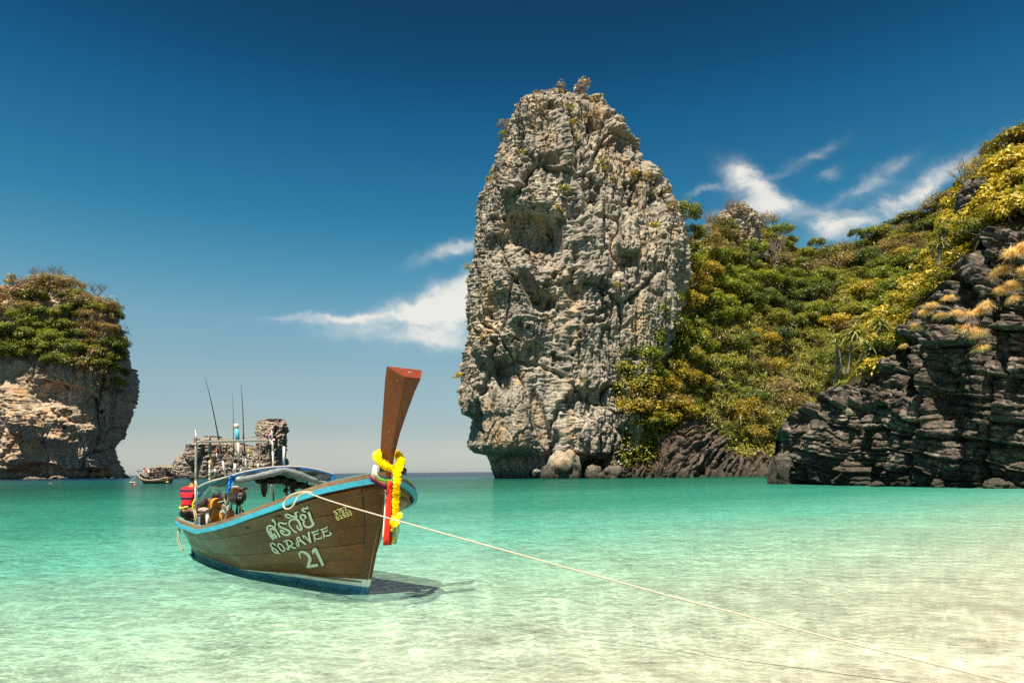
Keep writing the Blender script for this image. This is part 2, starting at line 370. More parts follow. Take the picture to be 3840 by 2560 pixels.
# ---------------------------------------------------------------- rock materials
def rock_mat(name, base, dark, light, stain, streak=0.6, scale=1.0, stain_amt=0.35, bump=0.5, strata=None):
    m = bpy.data.materials.new(name); m.use_nodes = True; N = NT(m.node_tree)
    pos = N.n('ShaderNodeTexCoord').outputs['Object']
    z = N.xyz(pos)[2]
    big = N.noise(pos, 0.09 * scale, 5, 0.6)
    run = N.noise(N.map(pos, (0.55 * scale, 0.55 * scale, 0.045 * scale)), 1.0, 5, 0.62)      # streaks where water has run down
    fine = N.noise(pos, 1.3 * scale, 6, 0.68)
    grit = N.noise(N.map(pos, (1, 1, 1.5)), 2.0 * scale, 5, 0.78)
    c = N.mix(N.mapr(fine, 0.36, 0.64), dark, base)
    c = N.mix(N.mapr(run, 0.50, 0.64, 0.0, streak), c, (dark[0] * .6, dark[1] * .6, dark[2] * .6))
    c = N.mix(N.math('MULTIPLY', N.mapr(run, 0.47, 0.33), N.mapr(big, 0.42, 0.60, 0.15, 0.9)), c, light)
    st = N.noise(N.map(pos, (1, 1, 0.45), loc=(13, 5, 2)), 0.16 * scale, 5, 0.65)
    c = N.mix(N.mapr(st, 0.52, 0.66, 0.0, stain_amt), c, stain)
    c = N.mix(N.mapr(grit, 0.48, 0.66, 0.0, 0.8), c, (dark[0] * .5, dark[1] * .5, dark[2] * .5))
    # tidal band, wet and weedy
    wet = N.mapr(N.math('ADD', z, N.math('MULTIPLY', fine, 2.4)), 1.3, 4.2, 0.85, 0.0, True)
    c = N.mix(wet, c, (0.045, 0.045, 0.032))
    hgt = N.math('ADD', N.math('MULTIPLY', fine, 0.6), N.math('MULTIPLY', grit, 0.5))
    if strata:
        sx, sy, sz, fr = strata
        wob = N.noise(pos, 0.35 * scale, 3, 0.6)
        t = N.math('ADD', N.vmath('DOT_PRODUCT', pos, (sx, sy, sz)).node.outputs['Value'], N.math('MULTIPLY', wob, 2.2))
        wv = N.n('ShaderNodeTexNoise', {'W': N.math('MULTIPLY', t, fr), 'Scale': 1.0, 'Detail': 3.0}, noise_dimensions='1D').outputs[0]
        hgt = N.math('ADD', hgt, N.math('MULTIPLY', wv, 1.6))
        c = N.mix(N.mapr(wv, 0.40, 0.56, 0.65, 0.0), c, (dark[0] * .45, dark[1] * .45, dark[2] * .45))
    bp = N.n('ShaderNodeBump', {'Height': hgt, 'Strength': bump, 'Distance': 0.55 / scale})
    b = N.n('ShaderNodeBsdfPrincipled', {'Base Color': c, 'Roughness': 0.9, 'Specular IOR Level': 0.15, 'Normal': bp.outputs[0]})
    N.n('ShaderNodeOutputMaterial', {'Surface': b.outputs[0]})
    return m
M_LIME = rock_mat('limestone', (0.43, 0.365, 0.28), (0.215, 0.19, 0.155), (0.64, 0.54, 0.40), (0.52, 0.335, 0.17), 0.9, 1.0, 0.7)
M_ISLE = rock_mat('island_limestone', (0.58, 0.44, 0.30), (0.30, 0.23, 0.17), (0.72, 0.54, 0.36), (0.60, 0.28, 0.09), 0.6, 0.45, 0.75)
M_ISLET = rock_mat('islet_limestone', (0.46, 0.37, 0.28), (0.23, 0.18, 0.14), (0.45, 0.36, 0.27), (0.30, 0.20, 0.12), 0.4, 0.8, 0.3, 0.9)
M_SHORE = rock_mat('shore_rock', (0.20, 0.155, 0.11), (0.075, 0.06, 0.048), (0.34, 0.27, 0.19), (0.30, 0.18, 0.09), 0.4, 1.2, 0.35, 0.8, (0.55, 0.1, -0.8, 1.1))
M_CLIFF = rock_mat('dark_cliff', (0.28, 0.225, 0.175), (0.07, 0.06, 0.050), (0.46, 0.38, 0.29), (0.17, 0.11, 0.06), 0.5, 1.6, 0.25, 1.0, (0.10, -0.16, 1.0, 1.35))

def interp_edge(tab, v):
    t = sorted(tab, key=lambda r: r[1]); return np.interp(v, [r[1] for r in t], [r[0] for r in t])

def columnar_rock(name, m, left, right, vtop, vbase, dc, thick, nrow, nfront, nback, disp, feats=(), cf=0.0, sq=2.6):
    """a free-standing rock: photo outline at its own distance dc, real thickness behind and in front of it"""
    v = np.linspace(vtop, vbase, nrow)
    dsil = dc - cf * (thick(v) if callable(thick) else thick)      # the outline is met at the shoulder of the near face
    L = P(interp_edge(left, v), v, dsil); R = P(interp_edge(right, v), v, dsil)
    cx = (L[:, 0] + R[:, 0]) / 2; rx = (R[:, 0] - L[:, 0]) / 2; cz = (L[:, 2] + R[:, 2]) / 2; tilt = (R[:, 2] - L[:, 2]) / 2
    a = np.concatenate([np.linspace(PI, 2 * PI, nfront), np.linspace(0, PI, nback + 2)[1:-1]])   # front half first (towards the camera)
    ca, sa = np.cos(a), np.sin(a)
    se = lambda c: np.sign(c) * np.abs(c) ** (2 / sq)
    ry = thick(v)[:, None] if callable(thick) else np.full((nrow, 1), thick)
    ry = np.minimum(ry, rx[:, None] * 1.4 + 0.4)
    X = cx[:, None] + rx[:, None] * se(ca)[None, :]; Y = dc + ry * se(sa)[None, :]; Z = np.repeat(cz[:, None], len(a), 1) + tilt[:, None] * se(ca)[None, :]
    pos = np.stack([X, Y, Z], -1)
    nx = ca[None, :] * np.abs(ca) ** (1 - 2 / sq + .3) / np.maximum(rx[:, None], 1); ny = sa[None, :] / np.maximum(ry, 1)
    nn = np.stack([nx, ny, np.zeros_like(nx)], -1); nn /= np.linalg.norm(nn, axis=-1)[..., None] + 1e-9
    front = np.clip(-sa, 0, 1)[None, :]
    # hand-placed bulges (+) and hollows (-) by where the photo shows them
    px = 1920 + (X / Y) / K; py = np.repeat(v[:, None], len(a), 1)
    f = np.zeros_like(X)
    for (u0, v0, ru, rv, ang, dep, hard) in feats:
        c_, s_ = math.cos(math.radians(ang)), math.sin(math.radians(ang))
        du, dv = px - u0, py - v0
        q = np.sqrt(((du * c_ - dv * s_) / ru) ** 2 + ((du * s_ + dv * c_) / rv) ** 2)
        q = q + 0.25 * fbm(pos, 0.12, 3, 77)
        f += dep * (1 / (1 + np.exp((q - 1) * hard)))
    pos[..., 1] -= f * front ** 0.5
    dsp = disp(pos, nn, py)
    edge = np.minimum(np.linspace(0, 1, nrow) * 40, 1)[:, None]
    pos = pos + nn * (dsp * (0.35 + 0.65 * edge))[..., None]
    top = pos[0].mean(0) + np.array([0, 0, 0.2])
    vs = np.vstack([pos.reshape(-1, 3), top[None]])
    fs = grid_faces(nrow, len(a), True)[:, ::-1]
    n = len(a); ti = nrow * n
    cap = np.stack([np.arange(n), np.full(n, ti), (np.arange(n) + 1) % n, (np.arange(n) + 1) % n], -1)
    me = np_mesh(name, vs, fs, m, True)
    # close the top with a small fan
    me2 = None
    o = new_obj(name, me)
    return o, pos, px, py

# ---- the tall stack
ST_L = [(2100, 329), (2050, 345), (2000, 362), (1936, 382), (1915, 410), (1892, 440), (1876, 504), (1848, 586), (1815, 627), (1800, 688), (1785, 749), (1779, 800), (1772, 851), (1772, 938), (1760, 989), (1750, 1055), (1742, 1203), (1736, 1346), (1731, 1448), (1720, 1504), (1731, 1550), (1757, 1565), (1759, 1637), (1749, 1672), (1777, 1695), (1828, 1705), (1841, 1733), (1848, 1764), (1862, 1791), (1864, 1830)]
ST_R = [(2124, 329), (2165, 345), (2215, 358), (2268, 378), (2297, 422), (2323, 453), (2353, 509), (2404, 555), (2430, 616), (2471, 662), (2506, 698), (2522, 749), (2542, 810), (2566, 938), (2566, 1010), (2540, 1150), (2500, 1350), (2460, 1550), (2420, 1700), (2380, 1790), (2375, 1830)]
ST_L = [(a + 6, b) for a, b in ST_L]; ST_R = [(a - 14 - 26 * max(0, 1 - (b - 400) / 500) * min(1, (b - 329) / 60), b) for a, b in ST_R]
ST_D = 166.0
def smooth(a, b, x):
    t = np.clip((x - a) / (b - a), 0, 1); return t * t * (3 - 2 * t)
def crag(p, seed, f=1.0, runnel=0.5, layer=0.6):
    """weathered limestone relief: parted blocks, runnels, wavy ledges, pockets, crumpled fine surface"""
    p = p * f
    wv = np.stack([fbm(p, 0.11, 3, seed), fbm(p, 0.11, 3, seed + 1), fbm(p, 0.11, 3, seed + 2)], -1)
    w = p + 1.3 * wv + 0.35 * np.stack([fbm(p, 0.5, 2, seed + 3), fbm(p, 0.5, 2, seed + 4), fbm(p, 0.5, 2, seed + 5)], -1)
    b1, b2, r1 = worley(w * np.array([0.085, 0.085, 0.05]), seed + 6)
    d = 3.2 * (r1 - 0.5) - 1.6 * np.exp(-((b2 - b1) / 0.03) ** 2)
    c1, c2, r2 = worley(w * np.array([0.22, 0.22, 0.085]), seed + 8)
    amt = smooth(-0.25, 0.35, fbm(p, 0.06, 2, seed + 9))
    d += (1.5 * (r2 - 0.5) - 0.7 * np.exp(-((c2 - c1) / 0.035) ** 2)) * (0.35 + 0.65 * amt)
    f1, f2, r4 = worley(w * np.array([0.50, 0.50, 0.13]), seed + 29)
    d += 0.75 * (r4 - 0.5) - 0.45 * np.exp(-((f2 - f1) / 0.05) ** 2)
    d += runnel * 1.7 * fbm(w, (0.50, 0.30, 0.030), 4, seed + 11, 0.55, True)
    d += layer * (0.9 * fbm(p + 2.2 * wv, (0.12, 0.12, 0.75), 4, seed + 15, 0.55, True))
    pk = perlin(w * np.array([0.30, 0.30, 0.17]), seed + 21) + 0.35 * perlin(w * 0.8, seed + 22)
    d -= 2.2 * smooth(0.50, 0.62, pk)
    d += layer * 0.40 * fbm(w, (0.30, 0.30, 1.7), 3, seed + 16, 0.6, True)
    d += (0.2 + runnel) * 0.62 * fbm(w, (1.4, 0.9, 0.12), 3, seed + 18, 0.6, True)
    d += (0.15 + 0.45 * (1 - amt)) * 0.85 * fbm(w, (0.8, 0.8, 1.3), 4, seed + 25, 0.62, True)
    e1, e2, r3 = worley(w * np.array([1.1, 1.1, 0.6]), seed + 27)
    d += 0.40 * (r3 - 0.5)
    return d - 0.9
def st_disp(pos, nn, py):
    rightness = np.clip((1920 + (pos[..., 0] / pos[..., 1]) / K - 2020) / 200, 0, 1)
    low = smooth(1350, 1500, py) * (1 - rightness)
    return crag(pos, 11, 1.0, 0.35 + 0.75 * rightness, (0.95 - 0.55 * rightness) * (1 - 0.6 * low)) * (1 - 0.35 * low) + 1.3 * fbm(pos, 0.04, 2, 51)
ST_F = [  # u, v, ru, rv, tilt, depth (m towards the camera), edge hardness
    (2000, 800, 110, 60, -15, 2.2, 5), (2010, 905, 95, 60, -20, -4.5, 9), (2060, 985, 60, 75, -15, -3.0, 8), (1900, 960, 70, 50, 20, -2.2, 7),
    (1910, 1130, 100, 110, 0, 3.4, 5), (2040, 1090, 85, 90, 10, 1.2, 5), (1990, 1120, 26, 60, 35, -3.2, 8), (2040, 1170, 55, 34, 0, -3.0, 8),
    (1880, 1200, 40, 60, 10, -2.6, 8), (1950, 1260, 75, 60, 0, 2.4, 7), (1870, 1330, 85, 42, -5, 3.0, 8), (1880, 1400, 60, 25, -10, -2.6, 8), (1890, 1440, 26, 60, 12, -2.6, 9),
    (1890, 1570, 115, 115, 0, 1.8, 6), (1790, 1600, 22, 85, 0, -3.4, 8), (1815, 1480, 20, 20, 0, -2.0, 8),
    (2030, 1600, 22, 130, 14, -2.2, 8), (2140, 1560, 90, 120, 0, 1.2, 5), (2200, 1530, 45, 55, -30, -2.6, 8), (2300, 1500, 45, 45, 0, -3.5, 8),
    (1935, 1735, 95, 36, 12, -5.5, 10), (2090, 1745, 60, 38, 0, -2.0, 8), (2230, 1765, 60, 45, 0, -6.5, 10), (2110, 1760, 55, 40, 0, 1.5, 8), (2330, 1750, 50, 55, 0, -4.0, 9),
    (2340, 985, 36, 50, 0, 1.8, 9), (2350, 1025, 36, 24, 0, -2.2, 9), (2190, 1000, 30, 60, 10, -1.8, 7), (2080, 680, 30, 40, 0, -1.8, 8), (2160, 860, 22, 30, 0, -1.6, 8), (2170, 1130, 26, 40, 0, -2.0, 8),
    (1810, 1150, 14, 150, 4, -2.4, 8), (1770, 1250, 30, 300, 0, -1.0, 6), (2060, 500, 40, 60, -20, -1.2, 6), (1960, 470, 60, 60, 0, 1.2, 5), (2240, 560, 50, 90, 25, -1.3, 5),
    (2270, 1230, 110, 150, 0, 1.0, 4), (2210, 1360, 60, 60, -20, -0.8, 5),
]
lift = lambda t: [(a, b + 14 * max(0, 1 - (b - 329) / 150)) for a, b in t]
ST_L, ST_R = lift(ST_L), lift(ST_R)
stack, ST_POS, ST_PX, ST_PY = columnar_rock('limestone_stack', M_LIME, ST_L, ST_R, 343, 1830, ST_D, lambda v: np.interp(v, [343, 430, 700, 1700, 1710, 1830], [3.0, 9.0, 15.0, 19.0, 17.0, 15.0]), 640, 470, 60, st_disp, ST_F, sq=3.2, cf=.45)
tag(stack, 'towering pale grey limestone stack with a pitted fluted face rising from the sea', 'rock')

# ---- island at the left
IS_L = [(160, 1078), (80, 1112), (10, 1165), (-90, 1220), (-190, 1300), (-240, 1450), (-260, 1600), (-260, 1815)]
IS_R = [(270, 1078), (350, 1105), (410, 1140), (450, 1185), (482, 1240), (497, 1300), (507, 1370), (515, 1440), (512, 1485), (500, 1530), (480, 1600), (460, 1650), (448, 1680), (455, 1715), (475, 1745), (492, 1775), (500, 1792), (502, 1815)]
IS_D = 385.0
def is_disp(pos, nn, py):
    return 2.0 * crag(pos, 131, 0.42, 0.45, 0.80) + 3.0 * fbm(pos, 0.02, 2, 63) - 1.5
IS_F = [(230, 1500, 110, 38, -8, -9, 9), (340, 1560, 60, 40, -40, -7, 9), (410, 1640, 60, 80, -60, -6, 7), (230, 1610, 150, 60, 0, 6, 6), (380, 1640, 50, 40, 0, 7, 7), (80, 1560, 50, 90, 20, 7, 6), (130, 1760, 85, 24, 0, -10, 10), (330, 1775, 120, 18, 0, -9, 10), (40, 1700, 50, 60, 0, 5, 6), (20, 1780, 60, 18, 0, -6, 10), (300, 1690, 80, 26, -25, 4, 7)]
island, IS_POS, IS_PX, IS_PY = columnar_rock('island_rock', M_ISLE, IS_L, IS_R, 1078, 1815, IS_D, lambda v: np.interp(v, [1078, 1180, 1400, 1815], [12., 20., 21., 20.]), 330, 330, 50, is_disp, IS_F, sq=3.6, cf=-.55)
tag(island, 'broad island of orange-stained rock with a bushy top at the left edge', 'rock')

# ---- low islet behind the boat: a long shelf and a block standing on its right end
def rough_disp(seed, f, amp):
    def g(pos, nn, py):
        p = pos * f; b1, b2, r1 = worley(p * 0.25, seed); s1, s2, r2 = worley(p * 0.75, seed + 3)
        return amp * (1.5 * (r1 - 0.5) - 0.8 * np.exp(-((b2 - b1) / 0.1) ** 2) + 0.8 * (r2 - 0.5) - 0.55 * np.exp(-((s2 - s1) / 0.12) ** 2) + 0.7 * fbm(p, 0.5, 4, seed + 5, 0.55, True))
    return g
islet = empty('rock_islet', P(800, 1792, 330).tolist(), 'low pale rocky islet with an upright block on its right end, behind the boat', 'rock')
for nm, Lt, Rt, vt, vb, th, nr, nf in (
    ('shelf', [(610, 1748), (582, 1760), (572, 1815)], [(680, 1745), (760, 1752), (800, 1815)], 1744, 1815, 14, 40, 190),
    ('ridge', [(770, 1636), (745, 1655), (712, 1690), (690, 1715), (684, 1750), (682, 1815)], [(830, 1640), (905, 1664), (950, 1676), (985, 1700), (1060, 1760), (1075, 1815)], 1636, 1815, 18, 120, 240),
    ('block', [(1000, 1572), (960, 1580), (953, 1620), (962, 1640), (970, 1690), (965, 1815)], [(1062, 1572), (1083, 1590), (1084, 1610), (1078, 1650), (1072, 1700), (1068, 1760), (1070, 1815)], 1571, 1815, lambda v: np.interp(v, [1571, 1600, 1815], [4., 7., 18.]), 130, 130)):
    ob, _, _, _ = columnar_rock(nm, M_ISLET, Lt, Rt, vt, vb, 330.0, th, nr, nf, 16, lambda pos, nn, py: 1.15 * crag(pos, 201, 0.80, .2, .9))
    ob.parent = islet; ob.matrix_parent_inverse = Matrix.Translation(-Vector(P(800, 1792, 330).tolist()))

# ---------------------------------------------------------------- wooded hillside between the stack and the near cliff
HB = [(2150, 1800), (2400, 1793), (2520, 1789), (2744, 1786), (2913, 1783), (3100, 1780), (3400, 1777), (3800, 1772), (4300, 1768)]
HT = [(2150, 1500), (2330, 1240), (2420, 1120), (2500, 1020), (2560, 930), (2620, 880), (2680, 830), (2760, 805), (2860, 815), (2900, 850), (2950, 880), (3000, 905), (3060, 905), (3120, 915), (3200, 880), (3300, 845), (3400, 812), (3500, 760), (3600, 700), (3700, 640), (3900, 540), (4300, 420)]
def hill_point(u, s):
    """s: 0 at the shore, 1 on the skyline"""
    u = np.asarray(u, float); s = np.asarray(s, float)
    vb = np.interp(u, [a for a, b in HB], [b for a, b in HB]); vt = np.interp(u, [a for a, b in HT], [b for a, b in HT]) + 26
    db = np.interp(u, [2150, 2330, 2500, 2700, 2900, 4300], [162, 149, 149, 155, 164, 150]); dt = np.interp(u, [2150, 2330, 2440, 2550, 2660, 2800, 3000, 3300, 4300], [165, 151, 154, 172, 215, 242, 262, 258, 215])
    v = vb + (vt - vb) * s; dd = db + (dt - db) * np.clip((s - 0.08) / 0.92, 0, 1) ** 0.9
    return P(u, v, dd)
us = np.linspace(2150, 4300, 240); ss = np.concatenate([[-0.03], np.linspace(0, 1, 110)])
U, S = np.meshgrid(us, ss); hp = hill_point(U, S)
hp[..., 2] += 1.6 * fbm(hp, 0.06, 4, 71) * np.clip(S * 8, 0, 1); hp[..., 1] += 3.0 * fbm(hp, 0.08, 3, 73) * np.clip(S * 8, 0, 1)
M_SOIL = worn('leaf_litter_soil', (0.055, 0.045, 0.022), (0.10, 0.085, 0.03), 0.35, 0.95, 0.05, 0.3)
back = hp[-1:] + np.array([0, 60, -40.0])
hv = np.concatenate([hp, back], 0)
hill = new_obj('hillside', np_mesh('hillside', hv.reshape(-1, 3), grid_faces(hv.shape[0], hv.shape[1]), M_SOIL, True)); hill['kind'] = 'structure'

# ---- jagged rocks along the foot of the hill, beds dipping to the left
def sheet_rock(name, m, top, base, d0, d1, nu, nv, disp, lean, u0, u1, feats=()):
    """a rock wall: photo outline top/base rows by column, distance by column, thickness running back into the slope"""
    u = np.linspace(u0, u1, nu); vt = np.interp(u, [a for a, b in top], [b for a, b in top]); vb = np.interp(u, [a for a, b in base], [b for a, b in base])
    s = np.linspace(-0.04, 1, nv)[:, None]
    v = vb[None] + (vt - vb)[None] * s; db = np.interp(u, d0, d1)[None]
    d = db * lean(np.clip(s, 0, 1), u[None])
    pos = P(np.repeat(u[None], nv, 0), v, d)
    du = np.gradient(pos, axis=1); dv = np.gradient(pos, axis=0); nn = np.cross(du, dv); nn /= np.linalg.norm(nn, axis=-1)[..., None] + 1e-9
    f = np.zeros(pos.shape[:2])
    for (a, b, ra, rb, ang, dep, hard) in feats:
        c_, s_ = math.cos(math.radians(ang)), math.sin(math.radians(ang)); x, y = u[None] - a, v - b
        q = np.sqrt(((x * c_ - y * s_) / ra) ** 2 + ((x * s_ + y * c_) / rb) ** 2) + 0.25 * fbm(pos, 0.3, 3, 78)
        f += dep / (1 + np.exp((q - 1) * hard))
    pos = pos + nn * (disp(pos, s) + f)[..., None]
    backrow = [pos[-1] + np.array(o) for o in ((1.5, 4, 0.2), (3, 9, -1.0), (4, 14, -9.0))]
    allp = np.concatenate([pos, np.stack(backrow)], 0)
    return new_obj(name, np_mesh(name, allp.reshape(-1, 3), grid_faces(allp.shape[0], allp.shape[1]), m, True)), pos, u, v
def strat(f, dirv, amp, seed):
    dirv = np.array(dirv, np.float32)
    def g(pos, s):
        w = pos + 0.9 * np.stack([fbm(pos, 0.35 * f, 3, seed), fbm(pos, 0.35 * f, 3, seed + 1), fbm(pos, 0.35 * f, 3, seed + 2)], -1)
        k1, k2, rk = worley(w * np.array([0.22, 0.22, 0.10]) * f, seed + 27)
        t = (w @ dirv) * f + 1.7 * rk + 0.5 * fbm(pos, 0.22 * f, 2, seed + 31)
        saw = t - np.floor(t); n = np.floor(t); hsh = (np.sin(n * 127.1 + seed) * 43758.5) % 1.0
        bed = (hsh - 0.5) * 1.3 + 0.5 * (1 - saw) - 0.7 * np.exp(-(np.minimum(saw, 1 - saw) / 0.09) ** 2)
        t2 = t * 2.7 + 3; s2 = t2 - np.floor(t2); h2 = (np.sin(np.floor(t2) * 91.7 + seed) * 43758.5) % 1.0
        bed2 = (h2 - 0.5) * 0.8 - 0.5 * np.exp(-(np.minimum(s2, 1 - s2) / 0.12) ** 2)
        b1, b2, r1 = worley(w * np.array([0.55, 0.55, 0.4]) * f, seed + 7)
        crack = (r1 - 0.5) * 1.5 - 0.9 * np.exp(-((b2 - b1) / 0.09) ** 2)
        c1, c2, r2 = worley(w * np.array([1.5, 1.5, 1.8]) * f, seed + 17)
        return amp * (1.0 * bed + 0.60 * bed2 + 0.5 * crack - 1.0 * np.exp(-((k2 - k1) / 0.05) ** 2) + 1.2 * (rk - .5) + 0.55 * (r2 - 0.5) + 0.30 * (worley(w * np.array([3.2, 3.2, 3.6]) * f, seed + 37)[2] - 0.5) + 0.9 * fbm(pos, 0.16 * f, 3, seed + 9) + 0.35 * fbm(pos, 1.3 * f, 3, seed + 10, 0.5, True))
    return g
SH_T = [(2230, 1690), (2280, 1600), (2320, 1580), (2400, 1640), (2470, 1650), (2540, 1610), (2590, 1575), (2630, 1610), (2700, 1660), (2760, 1690), (2850, 1690), (2930, 1690), (3000, 1700), (3100, 1700)]
SH_B = [(2200, 1796), (2400, 1793), (2520, 1789), (2744, 1786), (2913, 1783), (3100, 1780)]
shore, _, _, _ = sheet_rock('shore_rocks', M_SHORE, SH_T, SH_B, [2200, 2330, 2560, 2700, 3100], [152, 144, 144, 149, 160], 360, 150, strat(0.42, (0.45, 0.1, -0.85), 1.7, 301), lambda s, u: 1 + 0.07 * s + 0 * u, 2200, 3100,
    [(2350, 1740, 40, 60, 0, -3, 8), (2440, 1720, 25, 70, 15, -3, 8), (2500, 1690, 60, 60, 20, 2, 6), (2620, 1700, 70, 60, 30, 1.5, 5)])
tag(shore, 'jagged brown rock shelf with tilted beds along the foot of the wooded hillside', 'rock')

# ---- the dark near cliff at the right
CL_B = [(2925, 1813), (2941, 1812), (3050, 1815), (3200, 1819), (3400, 1824), (3600, 1827), (3840, 1830), (4200, 1838), (4700, 1852)]
CL_T = [(2925, 1800), (2938, 1700), (2950, 1640), (2975, 1585), (3016, 1545), (3106, 1515), (3152, 1470), (3288, 1420), (3330, 1350), (3396, 1300), (3405, 1246), (3469, 1165), (3550, 1105), (3632, 1010), (3668, 870), (3750, 835), (3840, 860), (4200, 800), (4700, 700)]
CL_D = ([2925, 2941, 3050, 3200, 3400, 3600, 3840, 4200, 4700], [76, 74.5, 68.5, 63, 57.7, 53.8, 50, 45.5, 41])
cliff, CL_POS, CL_U, CL_V = sheet_rock('sea_cliff', M_CLIFF, CL_T, CL_B, CL_D[0], CL_D[1], 460, 330, strat(0.62, (0.12, -0.20, 0.97), 1.05, 401),
    lambda s, u: 1 - 0.010 * np.clip(s, 0, .75) + 0.10 * np.clip(s - 0.75, 0, 1), 2925, 4700,
    [(3250, 1640, 16, 110, 18, -1.6, 7), (3400, 1350, 18, 130, 10, -2.0, 8), (3560, 1500, 50, 170, 12, -1.3, 6), (3480, 1420, 50, 110, 10, 0.8, 6), (3690, 1400, 70, 200, 10, 1.0, 5), (3120, 1680, 60, 80, 30, 0.8, 6), (3010, 1740, 30, 60, 10, 0.8, 7), (3640, 1130, 30, 120, 20, -1.6, 7), (3760, 1300, 16, 160, 10, -1.2, 8), (3020, 1590, 40, 20, 20, -1.0, 8)])
tag(cliff, 'dark overhanging layered sea cliff at the right edge, its foot in the water', 'cliff')
# slope above the cliff that carries the bushes
CR_T = [(2925, 1785), (2950, 1640), (3000, 1560), (3100, 1500), (3150, 1440), (3230, 1300), (3315, 1150), (3387, 1090), (3460, 1000), (3532, 895), (3568, 825), (3620, 750), (3650, 660), (3700, 590), (3760, 540), (3840, 515), (4000, 440), (4200, 370), (4700, 260)]
CR_T = [(a, b + 28) for a, b in CR_T]
def crest_point(u, s):
    u = np.asarray(u, float); s = np.asarray(s, float)
    v0 = np.interp(u, [a for a, b in CL_T], [b for a, b in CL_T]); v1 = np.interp(u, [a for a, b in CR_T], [b for a, b in CR_T]) + 14
    d = np.interp(u, *CL_D) * (1.03 + 0.27 * np.clip(s, 0, 1))
    return P(u, v0 + (v1 - v0) * s + 25 * (1 - s), d)
U, S = np.meshgrid(np.linspace(2925, 4700, 150), np.linspace(-0.05, 1, 50)); cp = crest_point(U, S); cp[..., 2] += 0.35 * fbm(cp, 0.3, 3, 83)
cp = np.concatenate([cp, cp[-1:] + np.array([6, 14, -3.0]), cp[-1:] + np.array([12, 26, -30.0])], 0)
crest = new_obj('clifftop_slope', np_mesh('clifftop_slope', cp.reshape(-1, 3), grid_faces(cp.shape[0], cp.shape[1]), M_SOIL, True)); crest['kind'] = 'structure'

# ---------------------------------------------------------------- foliage
def leaf_mat(name, c1, c2, c3, trans=0.38):
    """leaf colour runs c1 -> c2 by leaf clump, c3 now and then; plants differ a little from one another"""
    m = bpy.data.materials.new(name); m.use_nodes = True; N = NT(m.node_tree)
    t = N.n('ShaderNodeAttribute', attribute_name='tint').outputs['Fac']
    rnd = N.n('ShaderNodeObjectInfo').outputs['Random']
    c = N.mix(N.mapr(N.math('ADD', t, N.math('MULTIPLY', N.math('SUBTRACT', rnd, 0.5), 0.7)), 0.1, 0.9), c1, c2)
    c = N.mix(N.mapr(N.math('FRACT', N.math('ADD', N.math('MULTIPLY', t, 7.3), rnd)), 0.82, 0.95, 0, 0.8), c, c3)
    v = N.mapr(N.math('FRACT', N.math('MULTIPLY', rnd, 17.7)), 0, 1, 1.1, 1.6)
    c = N.mix(1.0, c, N.comb(v, v, v), 'MULTIPLY')
    d = N.n('ShaderNodeBsdfDiffuse', {'Color': c}); tr = N.n('ShaderNodeBsdfTranslucent', {'Color': N.mix(1.0, c, (1.1, 1.15, 0.6), 'MULTIPLY')})
    g = N.n('ShaderNodeBsdfGlossy', {'Color': (1, 1, 1, 1), 'Roughness': 0.45})
    a = N.n('ShaderNodeMixShader', {0: trans, 1: d.outputs[0], 2: tr.outputs[0]})
    a = N.n('ShaderNodeMixShader', {0: 0.03, 1: a.outputs[0], 2: g.outputs[0]})
    N.n('ShaderNodeOutputMaterial', {'Surface': a.outputs[0]}); return m
ML = {
    'green': leaf_mat('green_leaves', (0.075, 0.105, 0.008), (0.20, 0.21, 0.016), (0.28, 0.24, 0.02)),
    'dark': leaf_mat('dark_leaves', (0.045, 0.070, 0.009), (0.11, 0.135, 0.016), (0.15, 0.15, 0.018)),
    'olive': leaf_mat('olive_leaves', (0.115, 0.115, 0.012), (0.24, 0.215, 0.022), (0.17, 0.20, 0.018)),
    'gold': leaf_mat('golden_leaves', (0.215, 0.150, 0.013), (0.36, 0.26, 0.022), (0.20, 0.19, 0.018)),
    'brown': leaf_mat('dry_brown_leaves', (0.155, 0.112, 0.038), (0.27, 0.195, 0.075), (0.25, 0.16, 0.05)),
    'yellow': leaf_mat('yellow_leaves', (0.18, 0.135, 0.010), (0.43, 0.32, 0.032), (0.15, 0.15, 0.011), 0.3),
    'pandan': leaf_mat('strap_leaves', (0.12, 0.135, 0.032), (0.28, 0.26, 0.08), (0.36, 0.29, 0.12)),
    'straw': leaf_mat('straw', (0.50, 0.345, 0.18), (0.68, 0.50, 0.28), (0.58, 0.36, 0.16), 0.4),
}
M_BARK = worn('pale_bark', (0.20, 0.165, 0.125), (0.34, 0.29, 0.23), 3, 0.9, 0.1, 0.2)
M_TWIG = worn('dry_twigs', (0.16, 0.115, 0.085), (0.27, 0.20, 0.15), 3, 0.9, 0.1, 0.2)

